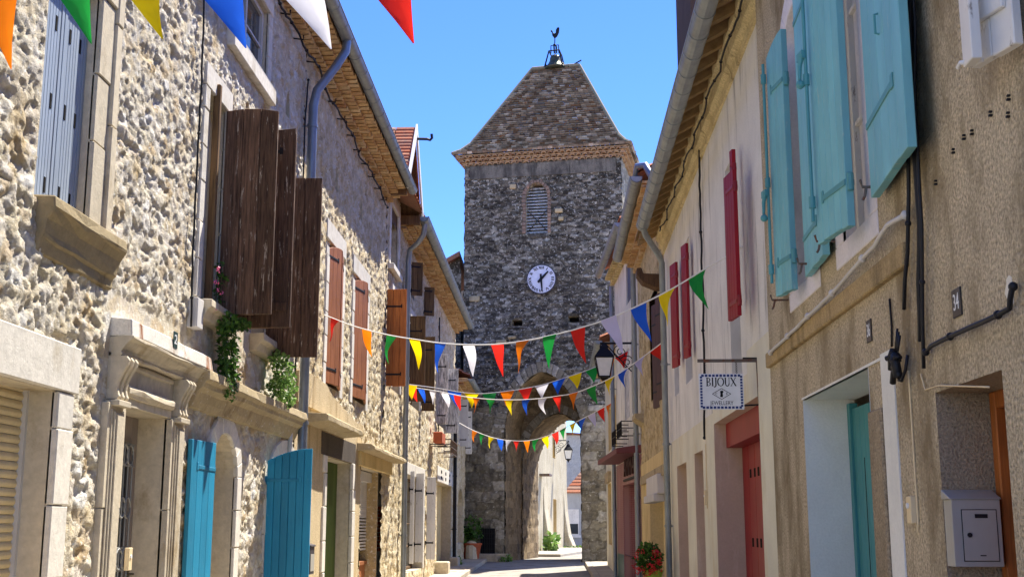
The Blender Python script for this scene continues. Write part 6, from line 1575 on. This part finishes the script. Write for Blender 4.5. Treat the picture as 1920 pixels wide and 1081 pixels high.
# the big string overhead, close to the camera
bunting('bunting closest overhead with big cloth flags cut by the top of the picture', (-3.4,5.6,4.35), (1.75,4.6,4.6), [(30,-150),(330,-160),(620,-175),(900,-255)],
        [(-92,-146,'orange',1.15,1,.25),(45,-150,'green',1.15,1,.2),(172,-155,'yellow',1.15,1,.25),(297,-160,'blue',1.15,1,.2),(440,-167,'white',1.15,1,.2),(605,-178,'red',1.05,1,.25)], .52, .81, 1, .006, .7)
pA = FL.W(FL.u(608,590,.02), .02, FL.at(608,590,.02)[1]); pB = FR2.W(FR2.u(1392,463), .0, FR2.at(1392,463)[1])
bunting('bunting with large flags stretched from the brown red shutters to the cream house', pA, pB,
        [(660,610),(725,627),(778,636),(828,643),(880,646),(930,645),(982,639),(1032,629),(1085,615),(1140,597),(1200,571),(1260,541),(1320,505)],
        [(629,600,'red',.5,.9),(686,617,'orange',.3,.95),(733,630,'green'),(778,637,'yellow',.15),(826,644,'blue',.15),(879,647,'white',.15),(931,646,'red',.2),(981,641,'orange',.25),(1032,631,'green',.15),(1082,617,'red',.35),(1142,598,'lilac',.55),(1196,575,'blue',.5),(1250,548,'yellow',.6),(1306,516,'green',.75)], .235, .40, 2, .009)
q2A = FL.W(27.4, .15, FL.at(757,712,.15)[1]); q2B = FR2.W(FR2.u(1246,640), .02, FR2.at(1246,640)[1])
bunting('lower bunting from the downpipe of the third left house to the red shutters', q2A, q2B, [(815,732),(885,745),(975,749),(1065,739),(1110,724),(1158,701),(1205,669)],
        [(774,719,'red',.3),(790,724,'blue',.3),(812,730,'white',.3),(834,735,'white',.2),(857,740,'red',.2),(894,744,'orange',.3),(921,747,'green',.8),(955,748,'yellow',.6),(987,748,'blue',.5),(1017,747,'white',.6),(1045,743,'red',.7),(1076,736,'orange',.5),(1108,726,'green',.4),(1143,711,'yellow',.4),(1168,693,'blue',.7),(1200,672,'lilac',.8),(1228,650,'red',.8)], .28, .33, 3, .010)
q3A = FL.W(27.0, .15, FL.at(759,712,.15)[1]); q3B = (1.80, 28.6, FR4.at(1172,672)[1])
bunting('thin bunting from the same downpipe to the lantern bracket on the right', q3A, q3B, [(820,727),(865,735),(910,737),(1003,724),(1073,703),(1122,685)],
        [(769,714,'yellow',.2),(852,734,'blue',.2),(884,737,'yellow',.1),(917,737,'green',.1),(951,734,'orange',-.1),(985,728,'red',0),(1016,721,'white',0),(1047,712,'blue',0),(1078,702,'yellow',.1),(1110,690,'green',.1),(1140,677,'orange',.3),(1165,672,'red',.1)], .34, .34, 4, .010)
q4A = FL.W(FL.u(861,792,.3), .3, FL.at(861,792,.3)[1]); q4B = FR5.W(FR5.u(1152,752), .02, FR5.at(1152,752)[1])
bunting('farthest bunting, strung low in front of the tower arch', q4A, q4B, [(885,805),(925,820),(965,826),(1000,824),(1035,813),(1075,793),(1110,775)],
        [(890,808,'orange',.1),(905,814,'green',.1),(921,819,'yellow',.1),(937,823,'blue',.1),(953,826,'white',.1),(969,827,'red',.1),(987,827,'orange',.1),(1004,823,'green',.1),(1022,818,'yellow',.2),(1041,811,'red',.0),(1056,805,'green',.3),(1075,796,'yellow',.0),(1091,788,'blue',.1),(1109,777,'lilac',.2),(1126,769,'red',.3),(1143,758,'orange',.3)], .30, .36, 5, .011)
